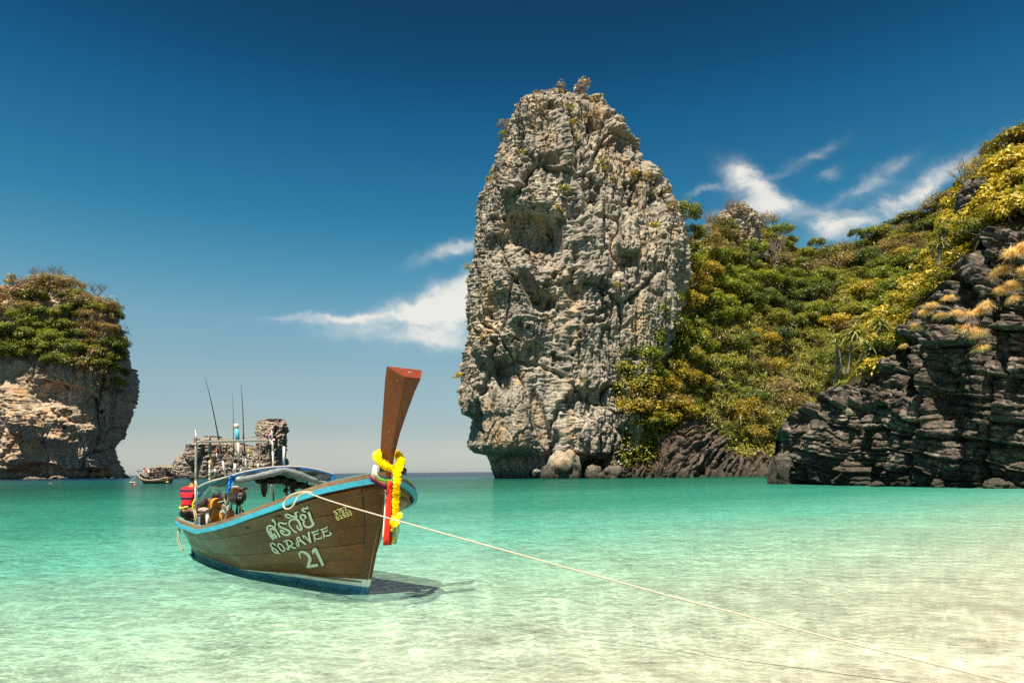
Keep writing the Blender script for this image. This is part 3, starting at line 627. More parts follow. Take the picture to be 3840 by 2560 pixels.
def leaves_mesh(name, cen, nrm, size, mat_, tint, asp=0.5, r=None):
    """one bent diamond leaf per centre, facing roughly along nrm"""
    r = r or rng; n = len(cen)
    nrm = nrm / (np.linalg.norm(nrm, axis=1)[:, None] + 1e-9)
    t = r.normal(size=(n, 3)); t -= nrm * (t * nrm).sum(1)[:, None]; t /= np.linalg.norm(t, axis=1)[:, None] + 1e-9
    b = np.cross(nrm, t); s = np.asarray(size)[:, None]
    v = np.stack([cen - t * s, cen - b * s * asp + nrm * s * .12, cen + t * s - nrm * s * .18, cen + b * s * asp + nrm * s * .12], 1).reshape(-1, 3)
    f = np.arange(4 * n).reshape(n, 4)
    m = np_mesh(name, v, f, mat_); fattr(m, 'tint', np.repeat(tint, 4)); return m
def crown_arrays(R, H, nclump, nleaf, leaf, r, flat=0.55, cz=0.0, clump=0.36):
    """leaf clumps spread over an uneven dome"""
    C, Nn, S, T = [], [], [], []
    for i in range(nclump):
        th = r.uniform(0, 2 * PI); u = r.uniform(-0.35, 1.0); rad = r.uniform(0.62, 1.05)
        h = math.sqrt(max(0, 1 - u * u)); c = np.array([R * rad * h * math.cos(th), R * rad * h * math.sin(th), H * (0.5 + 0.5 * u * rad) + cz])
        cr = R * clump * r.uniform(0.6, 1.25); tint = r.uniform(0, 1)
        d = r.normal(size=(nleaf, 3)); d[:, 2] = d[:, 2] * 0.8 + 0.35; d /= np.linalg.norm(d, axis=1)[:, None]
        rr = cr * (0.55 + 0.5 * r.random(nleaf))[:, None]
        C.append(c + d * rr * np.array([1, 1, flat + 0.15])); Nn.append(d + np.array([0, 0, 0.55]) + r.normal(size=(nleaf, 3)) * 0.45)
        S.append(leaf * r.uniform(0.6, 1.3, nleaf)); T.append(np.clip(tint + r.normal(0, 0.12, nleaf), 0, 1))
    return np.concatenate(C), np.concatenate(Nn), np.concatenate(S), np.concatenate(T)
def branch_mesh(name, H, R, r, mat_, n1=5, n2=4, n3=0, r0=0.10, lean=0.12, n=5):
    mb = MB(); top = Vector((r.uniform(-1, 1) * lean * H, r.uniform(-1, 1) * lean * H, H * 0.55))
    mid = top * 0.5 + Vector((r.uniform(-.1, .1) * H * .5, r.uniform(-.1, .1) * H * .5, 0))
    mb.tube([(0, 0, -0.4), mid, top], [r0 * 1.25, r0, r0 * .7], n)
    for i in range(n1):
        a = 2 * PI * i / n1 + r.uniform(-.5, .5); st = mid.lerp(top, r.uniform(0.1, 1.0))
        e = Vector((math.cos(a) * R * r.uniform(.5, .95), math.sin(a) * R * r.uniform(.5, .95), H * r.uniform(.7, 1.0)))
        k = st.lerp(e, .5) + Vector((r.uniform(-.12, .12) * R, r.uniform(-.12, .12) * R, -0.04 * H))
        mb.tube([st, k, e], [r0 * .6, r0 * .4, r0 * .14], 4, False)
        for j in range(n2):
            s2 = k.lerp(e, r.uniform(0, .8)); e2 = s2 + Vector((r.uniform(-.45, .45) * R, r.uniform(-.45, .45) * R, r.uniform(.05, .32) * H))
            k2 = s2.lerp(e2, .5) + Vector((r.uniform(-.06, .06) * R,) * 3)
            mb.tube([s2, k2, e2], [r0 * .3, r0 * .22, r0 * .09], 3, False)
            for q in range(n3):
                s3 = k2.lerp(e2, r.uniform(0, .9)); e3 = s3 + Vector((r.uniform(-.25, .25) * R, r.uniform(-.25, .25) * R, r.uniform(-.02, .2) * H))
                mb.tube([s3, e3], [r0 * .16, r0 * .06], 3, False)
    m = bpy.data.meshes.new(name); m.from_pydata(mb.v, [], mb.f); m.materials.append(mat_); m.update(); return m
def strap_arrays(heads, nl, L, W, r, droop=0.75):
    """rosettes of long arching strap leaves; three quads each"""
    Vv, Ff, T = [], [], []
    for (hx, hy, hz, sc) in heads:
        tint = r.uniform(0, 1)
        for i in range(nl):
            a = r.uniform(0, 2 * PI); el = r.uniform(0.05, 1.35); l = L * sc * r.uniform(.7, 1.15); w = W * sc * r.uniform(.8, 1.2)
            d = np.array([math.cos(a) * math.cos(el), math.sin(a) * math.cos(el), math.sin(el)]); side = np.array([-math.sin(a), math.cos(a), 0]) * w
            b = len(Vv); p = np.array([hx, hy, hz]); dr = droop * r.uniform(.6, 1.3)
            for k, (t, ww) in enumerate(((0, .7), (.38, 1), (.72, .75), (1.0, .08))):
                q = p + d * l * t + np.array([0, 0, -dr * l * t * t * .75]); Vv += [q - side * ww, q + side * ww]
            Ff += [(b, b + 1, b + 3, b + 2), (b + 2, b + 3, b + 5, b + 4), (b + 4, b + 5, b + 7, b + 6)]
            T += [np.clip(tint + r.normal(0, .2), 0, 1)] * 8
    return np.array(Vv), np.array(Ff), np.array(T)

LIB = {}      # kind -> list of (trunk mesh, crown mesh, nominal radius)
def lib_tree(kind, mk, R, H, nclump, nleaf, leaf, nvar, bark=M_BARK, flat=.6, clump=.36, asp=.5, r0=0.12, n1=5, n2=3, n3=0):
    for i in range(nvar):
        r = np.random.default_rng(sum(map(ord, kind)) * 31 + i)
        c, n_, s, t = crown_arrays(R, H * .75, nclump, nleaf, leaf, r, flat, H * .27, clump)
        LIB.setdefault(kind, []).append((branch_mesh('trunk', H, R, r, bark, n1, n2, n3, r0), leaves_mesh('crown', c, n_, s, ML[mk], t, asp, r), R))
for kd in ('green', 'dark', 'olive', 'gold'):
    lib_tree(kd, kd, 3.4, 4.6, 34, 90, 0.215, 3, M_BARK, .6, .36)
lib_tree('brown', 'brown', 3.0, 4.0, 22, 40, 0.24, 3, M_TWIG, .7, .42, .4, .10, 6, 5, 2)
lib_tree('yellow', 'yellow', 2.0, 2.2, 30, 34, 0.20, 4, M_BARK, .7, .34, .45, .07)
lib_tree('tuft', 'olive', 1.0, 1.3, 9, 22, 0.18, 3, M_TWIG, .8, .5, .45, .05, 4, 2)
lib_tree('tuft_brown', 'brown', 1.0, 1.3, 8, 20, 0.17, 3, M_TWIG, .8, .5, .4, .05, 5, 4, 1)
lib_tree('tuft_yellow', 'yellow', 1.0, 1.3, 9, 22, 0.18, 2, M_TWIG, .8, .5, .45, .05, 4, 2)
for i in range(2):
    r = np.random.default_rng(900 + i); LIB.setdefault('bare', []).append((branch_mesh('trunk', 5.5, 2.6, r, M_TWIG if i else M_BARK, 7, 6, 5, 0.13, .1), None, 2.6))
for i in range(4):
    r = np.random.default_rng(950 + i); hs = [(r.uniform(-1.5, 1.5), r.uniform(-1.5, 1.5), r.uniform(1.0, 2.9), r.uniform(.75, 1.15)) for _ in range(10)]
    v, f, t = strap_arrays(hs, 34, 1.25, 0.055, r); m = np_mesh('crown', v, f, ML['pandan']); fattr(m, 'tint', t)
    mb = MB()
    for h in hs[:7]: mb.tube([(h[0] * .25, h[1] * .25, -.4), (h[0] * .6, h[1] * .6, h[2] * .5), (h[0], h[1], h[2])], [.09, .07, .05], 5)
    tm = bpy.data.meshes.new('stem'); tm.from_pydata(mb.v, [], mb.f); tm.materials.append(M_BARK); LIB.setdefault('pandan', []).append((tm, m, 2.2))
for i in range(3):     # big near screw pines with few heads
    r = np.random.default_rng(980 + i); hs = [(r.uniform(-.8, .8), r.uniform(-.8, .8), r.uniform(.9, 2.3), r.uniform(.9, 1.2)) for _ in range(4)]
    v, f, t = strap_arrays(hs, 46, 1.35, 0.060, r, .85); m = np_mesh('crown', v, f, ML['pandan']); fattr(m, 'tint', t)
    mb = MB()
    for h in hs: mb.tube([(h[0] * .2, h[1] * .2, -.4), (h[0] * .6, h[1] * .6, h[2] * .5), (h[0], h[1], h[2])], [.10, .08, .06], 5)
    tm = bpy.data.meshes.new('stem'); tm.from_pydata(mb.v, [], mb.f); tm.materials.append(M_BARK); LIB.setdefault('screwpine', []).append((tm, m, 2.0))
for i in range(3):     # tufts of long dry grass hanging over an edge
    r = np.random.default_rng(990 + i); hs = [(r.uniform(-.6, .6), r.uniform(-.6, .6), r.uniform(-.1, .35), r.uniform(.7, 1.2)) for _ in range(9)]
    v, f, t = strap_arrays(hs, 90, 0.85, 0.011, r, .75); m = np_mesh('blades', v, f, ML['straw']); fattr(m, 'tint', t)
    LIB.setdefault('grass', []).append((None, m, 1.1))

NAMES = {'green': ('bushy_tree', 'tree'), 'dark': ('evergreen_tree', 'tree'), 'olive': ('olive_green_tree', 'tree'), 'gold': ('golden_tree', 'tree'), 'brown': ('dry_tree', 'tree'), 'yellow': ('yellow_shrub', 'shrub'), 'tuft': ('cliff_bush', 'bush'), 'tuft_brown': ('dry_cliff_bush', 'bush'), 'tuft_yellow': ('yellow_cliff_bush', 'bush'), 'bare': ('bare_tree', 'tree'), 'pandan': ('pandanus_thicket', 'pandanus'), 'screwpine': ('screw_pine', 'screw pine'), 'grass': ('dry_grass_tuft', 'grass tuft')}
pr = np.random.default_rng(42)
def plant(kind, p, size, label, group=None, squash=1.0, tilt=0.0, var=None):
    """a plant of crown radius size at world point p; trunk and crown are its parts, meshes shared by its kind"""
    vs = LIB[kind]; tm, cm, R = vs[var if var is not None else pr.integers(len(vs))]
    nm, cat = NAMES[kind]; s = size / R
    if tm is None or cm is None:
        o = new_obj(nm, tm or cm)
    else:
        o = bpy.data.objects.new(nm, None); COL.objects.link(o); o.empty_display_size = .2
        new_obj(tm.name.split('.')[0], tm, o); new_obj(cm.name.split('.')[0], cm, o)
    o.location = [float(x) for x in p]; o.rotation_euler = (pr.uniform(-1, 1) * tilt, pr.uniform(-1, 1) * tilt, pr.uniform(0, 2 * PI)); o.scale = (s, s, s * squash)
    tag(o, label, cat, group); return o

# ---- trees on the hillside
WORDS = {'green': 'fresh green bushy tree', 'dark': 'dark green dense tree', 'olive': 'olive green rounded tree', 'gold': 'golden yellow leaved tree', 'brown': 'brown half bare tree', 'pandan': 'grey green spiky pandanus thicket', 'bare': 'leafless grey tree'}
def zone(u, s):
    h = 'beside the stack' if u < 2600 else 'below the rocky knob' if u < 2960 else 'on the middle of the hillside' if u < 3200 else 'near the dark cliff'
    z = 'low above the shore rocks' if s < .3 else 'halfway up' if s < .66 else 'near the skyline'
    return z + ' ' + h
def hill_kind(u, s, r):
    x = r.random(); n = perlin(np.array([u * .006, s * 3.5, 5.0]), 3)
    if s < .56 and u > 2590:
        if x < .70: return 'pandan'
    if s < .40 and u < 2560: return 'gold' if x < .62 else 'olive' if x < .85 else 'brown'
    if s > .86: return 'brown' if x < .42 else 'dark' if x < .62 else 'olive' if x < .85 else 'green'
    if n > .05: return 'green' if x < .6 else 'dark' if x < .85 else 'olive'
    if n < -.26: return 'gold' if x < .62 else 'olive' if x < .9 else 'brown'
    return 'olive' if x < .45 else 'green' if x < .72 else 'gold' if x < .88 else 'brown'
pts = []; tries = 0
while len(pts) < 288 and tries < 9000:
    tries += 1; u = pr.uniform(2310, 3600); s = pr.uniform(.10, 1.0) ** .92
    hpv = np.interp(u, [a for a, b in HB], [b for a, b in HB]); tpv = np.interp(u, [a for a, b in HT], [b for a, b in HT]); v = hpv + (tpv - hpv) * s
    if v > np.interp(u, [a for a, b in SH_T], [b for a, b in SH_T]) - 5 and u < 2950: continue
    if u > 2925 and v > np.interp(u, [a for a, b in CR_T], [b for a, b in CR_T]) + 40: continue      # hidden by the near cliff
    if u < 2565 and u < np.interp(v, [960, 1060, 1130, 1240, 1450, 1700], [2590, 2510, 2440, 2410, 2390, 2370]): continue
    if any((u - a) ** 2 + ((v - b) * 1.25) ** 2 < 46 ** 2 for a, b, _ in pts): continue
    pts.append((u, v, s))
for (u, v, s) in sorted(pts, key=lambda q: -q[2]):
    k = hill_kind(u, s, pr); p = hill_point(u, s)
    sz = pr.uniform(3.2, 5.6) * (1.0 if k != 'pandan' else .85) * (1 - .12 * (s > .85))
    plant(k, p + np.array([0, 0, -0.6]), sz, f'{WORDS[k]} {zone(u, s)}', f'{WORDS[k].split(" tree")[0].split(" thicket")[0]} plants {zone(u, s)}', pr.uniform(.8, 1.15))
# undergrowth that closes the canopy: nobody could count it
def undergrowth():
    n = 15000; u = pr.uniform(2300, 3700, n); s = pr.uniform(.06, 1.0, n) ** .95
    c = hill_point(u, s); keep = (u > 2565) | (u > np.interp(c[:, 2], [0, 30, 60], [2300, 2330, 2560]))
    c = c[keep]; n = len(c); r = pr; c = c[:, None, :] + r.normal(size=(n, 6, 3)) * np.array([.9, .9, .55]) + np.array([0, 0, .7]); c = c.reshape(-1, 3)
    nr = r.normal(size=c.shape) * .6 + np.array([-.2, -.5, .8])
    tint = np.clip(.5 + .8 * perlin(c * np.array([.12, .08, .12]), 9) + r.normal(0, .15, len(c)), 0, 1)
    m = leaves_mesh('undergrowth', c, nr, r.uniform(.22, .48, len(c)), ML['olive'], tint, .55, r)
    o = new_obj('undergrowth', m); o['kind'] = 'stuff'
undergrowth()
plant('bare', hill_point(2900, .80) + np.array([0, -3, 0.5]), 4.2, 'tall leafless pale tree standing clear on the hillside below the skyline', None, 1.5, 0, 0)
plant('bare', hill_point(2745, .985), 3.2, 'spindly bare trees crowning the rocky knob on the ridge', None, 1.3, 0, 1)
plant('bare', hill_point(2665, .985), 3.0, 'twiggy bare tree at the left shoulder of the rocky knob', None, 1.1, 0, 1)
plant('dark', hill_point(3210, 1.0), 2.4, 'small dark tree standing up alone on the ridge line', None, 1.3)
plant('dark', hill_point(3490, .99), 2.6, 'dark round tree on the ridge close to the right cliff', None, 1.0)
# rock knob on the ridge
knob, _, _, _ = columnar_rock('rocky_knob', M_LIME, [(2740, 800), (2690, 812), (2668, 850), (2650, 930), (2640, 990)], [(2790, 800), (2815, 815), (2835, 860), (2850, 930), (2860, 990)], 800, 990, 238.0, 8, 90, 120, 16, rough_disp(501, 0.8, 1.2))
tag(knob, 'weathered grey rock knob breaking through trees on the ridge', 'rock')

# ---- bushes on the stack
def on_stack(u, v):
    h = ST_POS.shape[1]; nf = 470; d = (ST_PX[:, :nf] - u) ** 2 + (ST_PY[:, :nf] - v) ** 2; i = np.unravel_index(np.argmin(d), d.shape); return ST_POS[i[0], i[1]]
SB = [(1893, 450, 2.6, 'tuft_brown', 'brown bush hanging off the upper left shoulder of the stack'), (1885, 490, 2.0, 'tuft', 'olive bush just below the brown one on the stack shoulder'),
      (2190, 372, 3.4, 'tuft_brown', 'wide brown bush on top of the stack, right of the peak'), (2240, 420, 3.0, 'tuft_brown', 'brown scrub below the top right corner of the stack'), (2110, 400, 2.4, 'tuft_brown', 'brown scrub below the peak of the stack'),
      (2035, 370, 1.4, 'tuft_yellow', 'small yellow bush on the top edge left of the peak'), (2150, 470, 2.6, 'tuft', 'olive scrub in the gully under the peak'), (2235, 500, 2.6, 'tuft_brown', 'brown scrub patch on the upper right face'),
      (2150, 545, 1.9, 'tuft_yellow', 'yellow bush high in the centre gully of the stack'), (2160, 590, 1.9, 'tuft_yellow', 'yellow bush under the other in the centre gully'), (1988, 640, 1.7, 'tuft_yellow', 'lone yellow bush on the upper left face of the stack'),
      (2315, 440, 1.6, 'tuft', 'olive bush on the right skyline edge, highest of them'), (2335, 490, 1.4, 'tuft', 'olive bush on the right skyline edge under the highest'), (2285, 670, 2.2, 'tuft', 'upright olive bush in the right hand groove of the stack'), (2285, 700, 1.6, 'tuft', 'olive bush at the foot of the right hand groove'),
      (1830, 690, 2.0, 'tuft_yellow', 'yellow bush on the left edge of the stack'), (1838, 660, 1.3, 'tuft', 'small olive bush above the yellow one on the left edge'), (2120, 785, 2.4, 'tuft', 'olive bush patch at the centre of the face'), (2100, 850, 1.3, 'tuft_yellow', 'small yellow bush left under the centre patch'),
      (2390, 710, 1.6, 'tuft_yellow', 'yellow bush on the upper right flank'), (2305, 740, 1.4, 'tuft', 'small olive bush right of the face centre'), (2450, 720, 3.0, 'tuft_brown', 'brown scrub along the right flank'), (2480, 760, 2.6, 'tuft', 'olive scrub on the right flank below the brown'), (2500, 830, 2.6, 'tuft_brown', 'brown scrub lower on the right flank'), (2440, 850, 2.2, 'tuft', 'olive scrub in the right flank hollow'), (2460, 900, 2.0, 'tuft_yellow', 'yellowish scrub low on the right flank'),
      (1790, 750, 2.0, 'tuft_brown', 'brown bush on the left edge above halfway'), (1772, 860, 2.0, 'tuft_brown', 'brown bush hanging at mid left edge'), (1765, 1000, 2.6, 'tuft_brown', 'brown bush clinging to the shaded left edge'), (1757, 1060, 2.6, 'tuft', 'olive growth down the shaded left edge'), (1752, 1110, 2.0, 'tuft_yellow', 'yellow growth down the shaded left edge'), (1740, 1210, 2.0, 'tuft_brown', 'brown tufts at the lower left edge'), (1745, 1380, 2.4, 'tuft_yellow', 'yellow green bush low on the left edge'), (1752, 1420, 2.2, 'tuft_yellow', 'yellow green bush just above the overhang on the left'), (1750, 1480, 1.6, 'tuft_brown', 'brown tuft on the jutting left corner'),
      (1822, 1305, 1.1, 'tuft_yellow', 'tiny yellow bush on the lower left face'), (2195, 1450, .9, 'tuft', 'tiny bush in the grey streaked wall'), (2185, 1475, .8, 'tuft', 'tiny lower bush in the grey streaked wall'), (2310, 1130, 1.4, 'tuft', 'small bush near the right end of the face')]
for u, v, sz, k, lab in SB:
    p = on_stack(u, v); plant(k, p + np.array([0, -0.3, -0.45 * sz]), sz * .70, lab + ('' if 'stack' in lab else ' of the limestone stack'), 'bushes growing on the limestone stack', 1.15, .2)
for i, (u, v, d, k, sz, lab) in enumerate([(2570, 820, 172, 'green', 4.2, 'leafy yellow green tree against the sky on the right shoulder of the stack'), (2592, 890, 172, 'olive', 3.6, 'olive tree under the leafy one on the stack shoulder'), (2575, 950, 174, 'green', 3.2, 'green tree at the notch between stack and hillside'),
        (2440, 1100, 163, 'brown', 3.0, 'dry tree against the lower right face of the stack'), (2375, 1190, 158, 'brown', 2.8, 'dry tree beside the white stained wall of the stack'), (2350, 1400, 155, 'green', 2.0, 'bright green bush at the cave end of the stack'), (2350, 1480, 153, 'gold', 2.4, 'golden bush over the cave at the foot of the stack'), (2370, 1610, 152, 'olive', 2.2, 'olive bush under the cave by the shore rocks')]):
    plant(k, P(u, v, d) - np.array([0, 0, sz * .6]), sz, lab)

# ---- bushes on the left island
def on_isle(u, v):
    nf = 330; d = (IS_PX[:, :nf] - u) ** 2 + (IS_PY[:, :nf] - v) ** 2; i = np.unravel_index(np.argmin(d), d.shape); return IS_POS[i[0], i[1]]
n = 0; got = []; tries = 0
IW = {'brown': 'brown dry shrub', 'olive': 'olive shrub', 'green': 'bright green tree'}
while n < 92 and tries < 6000:
    tries += 1
    u = pr.uniform(-160, 512); v = pr.uniform(1035, 1520)
    lo = np.interp(u, [-200, 0, 110, 200, 280, 330, 420, 470, 520], [1400, 1385, 1400, 1420, 1420, 1460, 1500, 1510, 1300]); hi = np.interp(u, [-200, -90, 10, 80, 160, 270, 350, 410, 450, 482, 512], [1330, 1220, 1165, 1115, 1080, 1078, 1105, 1140, 1185, 1240, 1290])
    if v < hi or v > lo: continue
    if (((u - 180) / 45) ** 2 + ((v - 1190) / 55) ** 2) < 1: continue
    if any((u - a) ** 2 + (v - b) ** 2 < 27 ** 2 for a, b in got): continue
    got.append((u, v)); g = (u < 300 and v > 1245 - .2 * u) or (u > 390 and v > 1320 and v < 1480)
    k = ('green' if pr.random() < .85 else 'olive') if g else ('brown' if pr.random() < .72 else 'olive')
    where = (('on the green lower terrace at the left border' if u < 60 else 'in the middle of the green lower terrace' if u < 180 else 'at the right end of the green lower terrace') if u < 300 else 'in the green patch at the right flank') if g else 'at the crown of the island' if v < 1170 else 'on the upper slope' if u < 300 else 'on the right slope'
    p = on_isle(u, v); plant(k, p + np.array([0, -1, -2.5]), pr.uniform(5.2, 8.2), f'{IW[k]} {where}' + ('' if 'island' in where else ' of the left island'), f'{IW[k]}s {where} on the left island', pr.uniform(.75, 1.1)); n += 1
for u, v, lab in ((235, 1082, 'bare twiggy tree standing highest on the left island'), (390, 1130, 'bare twiggy tree at the right end of the island crown'), (130, 1095, 'bare twiggy tree at the left end of the island crown')):
    plant('bare', on_isle(u, v) + np.array([0, 0, -2]), 5.5, lab, None, .9, 0, 1)

# ---- plants over the near cliff
n = 0; got = []; tries = 0
while n < 120 and tries < 6000:
    tries += 1
    u = pr.uniform(3290, 3990); s = pr.uniform(.0, 1.0)
    v0 = np.interp(u, [a for a, b in CL_T], [b for a, b in CL_T]); v1 = np.interp(u, [a for a, b in CR_T], [b for a, b in CR_T]); v = v0 + (v1 - v0) * s
    if (u > 3400 and s < .12) or any((u - a) ** 2 + (v - b) ** 2 < 36 ** 2 for a, b in got): continue
    got.append((u, v)); edge = abs(v - v1) < 150
    k = 'yellow' if pr.random() < (.86 if edge or u < 3600 else .6) else ('olive' if pr.random() < .6 else 'green')
    where = ('along the sunlit edge just above the screw pines' if u < 3420 else 'along the sunlit edge above the dry grass' if u < 3560 else 'along the sunlit edge around the dark crag' if u < 3720 else 'on the skyline right of the dark crag') if edge else 'on the steep slope above the cliff' if u < 3640 else 'on the slope below the top right skyline'
    w = {'yellow': 'bright yellow leaved shrub', 'olive': 'olive green shrub', 'green': 'dark green shrub'}[k]
    p = crest_point(u, s); plant(k, p + np.array([0, -.4, -.35]), pr.uniform(1.3, 2.1), f'{w} {where}', f'{w}s {where}', pr.uniform(.8, 1.1), .25); n += 1
for u, v, lab, sz, var in ((3175, 1290, 'large screw pine with a tall spiky head left of the cliff top', 3.0, 0), (3265, 1330, 'screw pine with bright drooping leaves nearest the cliff top', 2.5, 1), (3235, 1400, 'squat screw pine leaning over the cliff edge', 2.0, 2), (3130, 1350, 'screw pine half hidden behind the large one', 2.4, 2), (3105, 1440, 'small screw pine low at the left end of the cliff', 1.7, 1), (3300, 1240, 'screw pine under the yellow shrubs at the cliff top', 2.0, 0), (3040, 1520, 'little screw pine at the tip of the cliff', 1.2, 1), (3520, 930, 'screw pine silhouetted on the yellow slope', 1.5, 0), (3535, 880, 'upper screw pine silhouetted on the yellow slope', 1.2, 2)):
    d = np.interp(u, *CL_D) * 1.04; plant('screwpine', P(u, v, d) - np.array([0, 0, sz * .75]), sz, lab, None, 1.0, .1, var)
for i, (u, v, sz) in enumerate(((3420, 1230, 1.3), (3460, 1180, 1.2), (3500, 1150, 1.3), (3385, 1300, .9), (3560, 1120, 1.2), (3600, 1180, 1.3), (3640, 1240, 1.6), (3660, 1180, 1.6), (3690, 1250, 1.7), (3700, 1150, 1.5), (3680, 1310, 1.3), (3760, 1020, 1.7), (3800, 960, 1.8), (3780, 1080, 1.5), (3825, 1030, 1.7), (3740, 1100, 1.3), (3590, 1230, 1.0), (3820, 1120, 1.4), (3530, 1190, 1.0), (3850, 930, 1.6))):
    d = np.interp(u, *CL_D) * .905; where = 'on the left shoulder of the dark cliff' if u < 3580 else 'hanging down the middle of the dark cliff' if u < 3715 else 'high on the dark cliff at the right edge'
    plant('grass', P(u, v, d), sz * .54, 'golden dry grass tuft ' + where, 'dry grass ' + where, 1.0, .2)
crag_knob, _, _, _ = columnar_rock('dark_crag', M_CLIFF, [(3625, 690), (3608, 715), (3606, 760), (3600, 800)], [(3660, 680), (3680, 720), (3700, 760), (3720, 800)], 680, 800, 60.0, 2.0, 60, 70, 12, rough_disp(601, 2.0, .35))
tag(crag_knob, 'dark crag jutting from the yellow slope against the sky', 'rock')
plant('bare', P(3632, 640, 62) - np.array([0, 0, 2.6]), 1.7, 'gnarled leafless tree on top of the dark crag against the sky', None, 1.0, 0, 0)

# ---- boulders at the waterline
M_BOULD = rock_mat('boulder_rock', (0.34, 0.27, 0.20), (0.13, 0.105, 0.08), (0.50, 0.40, 0.29), (0.34, 0.22, 0.12), 0.4, 2.0, 0.3, 0.9)
def boulder(u, v, d, w, h, label, m=M_BOULD, sd=0):
    n1, n2 = 40, 26; a = np.linspace(0, 2 * PI, n1, endpoint=False); b = np.linspace(0.02, PI - .02, n2); A, B = np.meshgrid(a, b)
    p = np.stack([np.sin(B) * np.cos(A), np.sin(B) * np.sin(A), np.cos(B)], -1); c1, c2, r1 = worley(p * 1.5 + sd, 700 + sd)
    p = p * (1 + .30 * (r1[..., None] - .5) - .12 * np.exp(-((c2 - c1) / .1) ** 2)[..., None] + .22 * fbm(p + sd, 1.6, 4, 710 + sd)[..., None]) * np.array([w, w * .8, h])
    o = new_obj('boulder', np_mesh('boulder', p.reshape(-1, 3), grid_faces(n2, n1, True)[:, ::-1], m, True)); o.location = P(u, v, d).tolist(); o.location.z = h * .35; return tag(o, label, 'boulder', 'boulders at the waterline')
for i, (u, v, d, w, h, lab, mm) in enumerate(((2112, 1790, 146, 4.2, 4.6, 'big pale boulder in the mouth of the cave at the foot of the stack', M_LIME), (2228, 1790, 146, 2.0, 2.2, 'small boulder right of the big pale one under the stack', M_BOULD), (2300, 1790, 143, 2.4, 2.0, 'low boulder where the stack meets the shore rocks', M_BOULD), (2262, 1790, 145, 1.3, 1.0, 'tiny boulder between the small and low boulders under the stack', M_BOULD),
        (2955, 1812, 72, 1.9, 2.4, 'dark boulder at the left tip of the dark cliff', M_CLIFF), (3290, 1822, 58.5, .55, .35, 'little pale boulder in the water under the middle of the dark cliff', M_BOULD), (3520, 1826, 54.0, .6, .5, 'pale boulder at the foot of the dark cliff', M_BOULD), (3735, 1829, 50.3, .9, .55, 'flat brown boulder near the right edge of the dark cliff foot', M_BOULD), (3780, 1829, 50.0, .45, .35, 'small brown boulder beside the flat one', M_BOULD))):
    boulder(u, v, d, w, h, lab, mm, i)

# ================================================================ the longtail boat
BOW = Vector((-1.963, 9.07, 0.0)); FW = Vector((0.684, -0.7295, 0)).normalized(); PT = Vector((-FW.y, FW.x, 0))
BROT = math.atan2(FW.y, FW.x)
boat = empty('longtail_boat', BOW, 'wooden longtail boat with lettered brown hull and tall upswept prow, moored in the shallows', 'boat', None, BROT)
def W(s, p, z): return BOW + FW * s + PT * p + Vector((0, 0, z))
def loc(w):
    r = Vector(w) - BOW; return Vector((r.dot(FW), r.dot(PT), r.z))
def on_p(u, v, p, off=0.0):
    """boat coordinates of photo pixel (u, v) on the lengthwise plane p"""
    X, Z = ray(u, v); X = float(X); d = (p + BOW.dot(PT)) / (X * PT.x + PT.y) + off
    return loc((X * d, d, EYE + float(Z) * d))
def on_s(u, v, s, off=0.0):
    X, Z = ray(u, v); X = float(X); d = (s + BOW.dot(FW)) / (X * FW.x + FW.y) + off
    return loc((X * d, d, EYE + float(Z) * d))
def at_d(u, v, d): return loc(V(u, v, d))

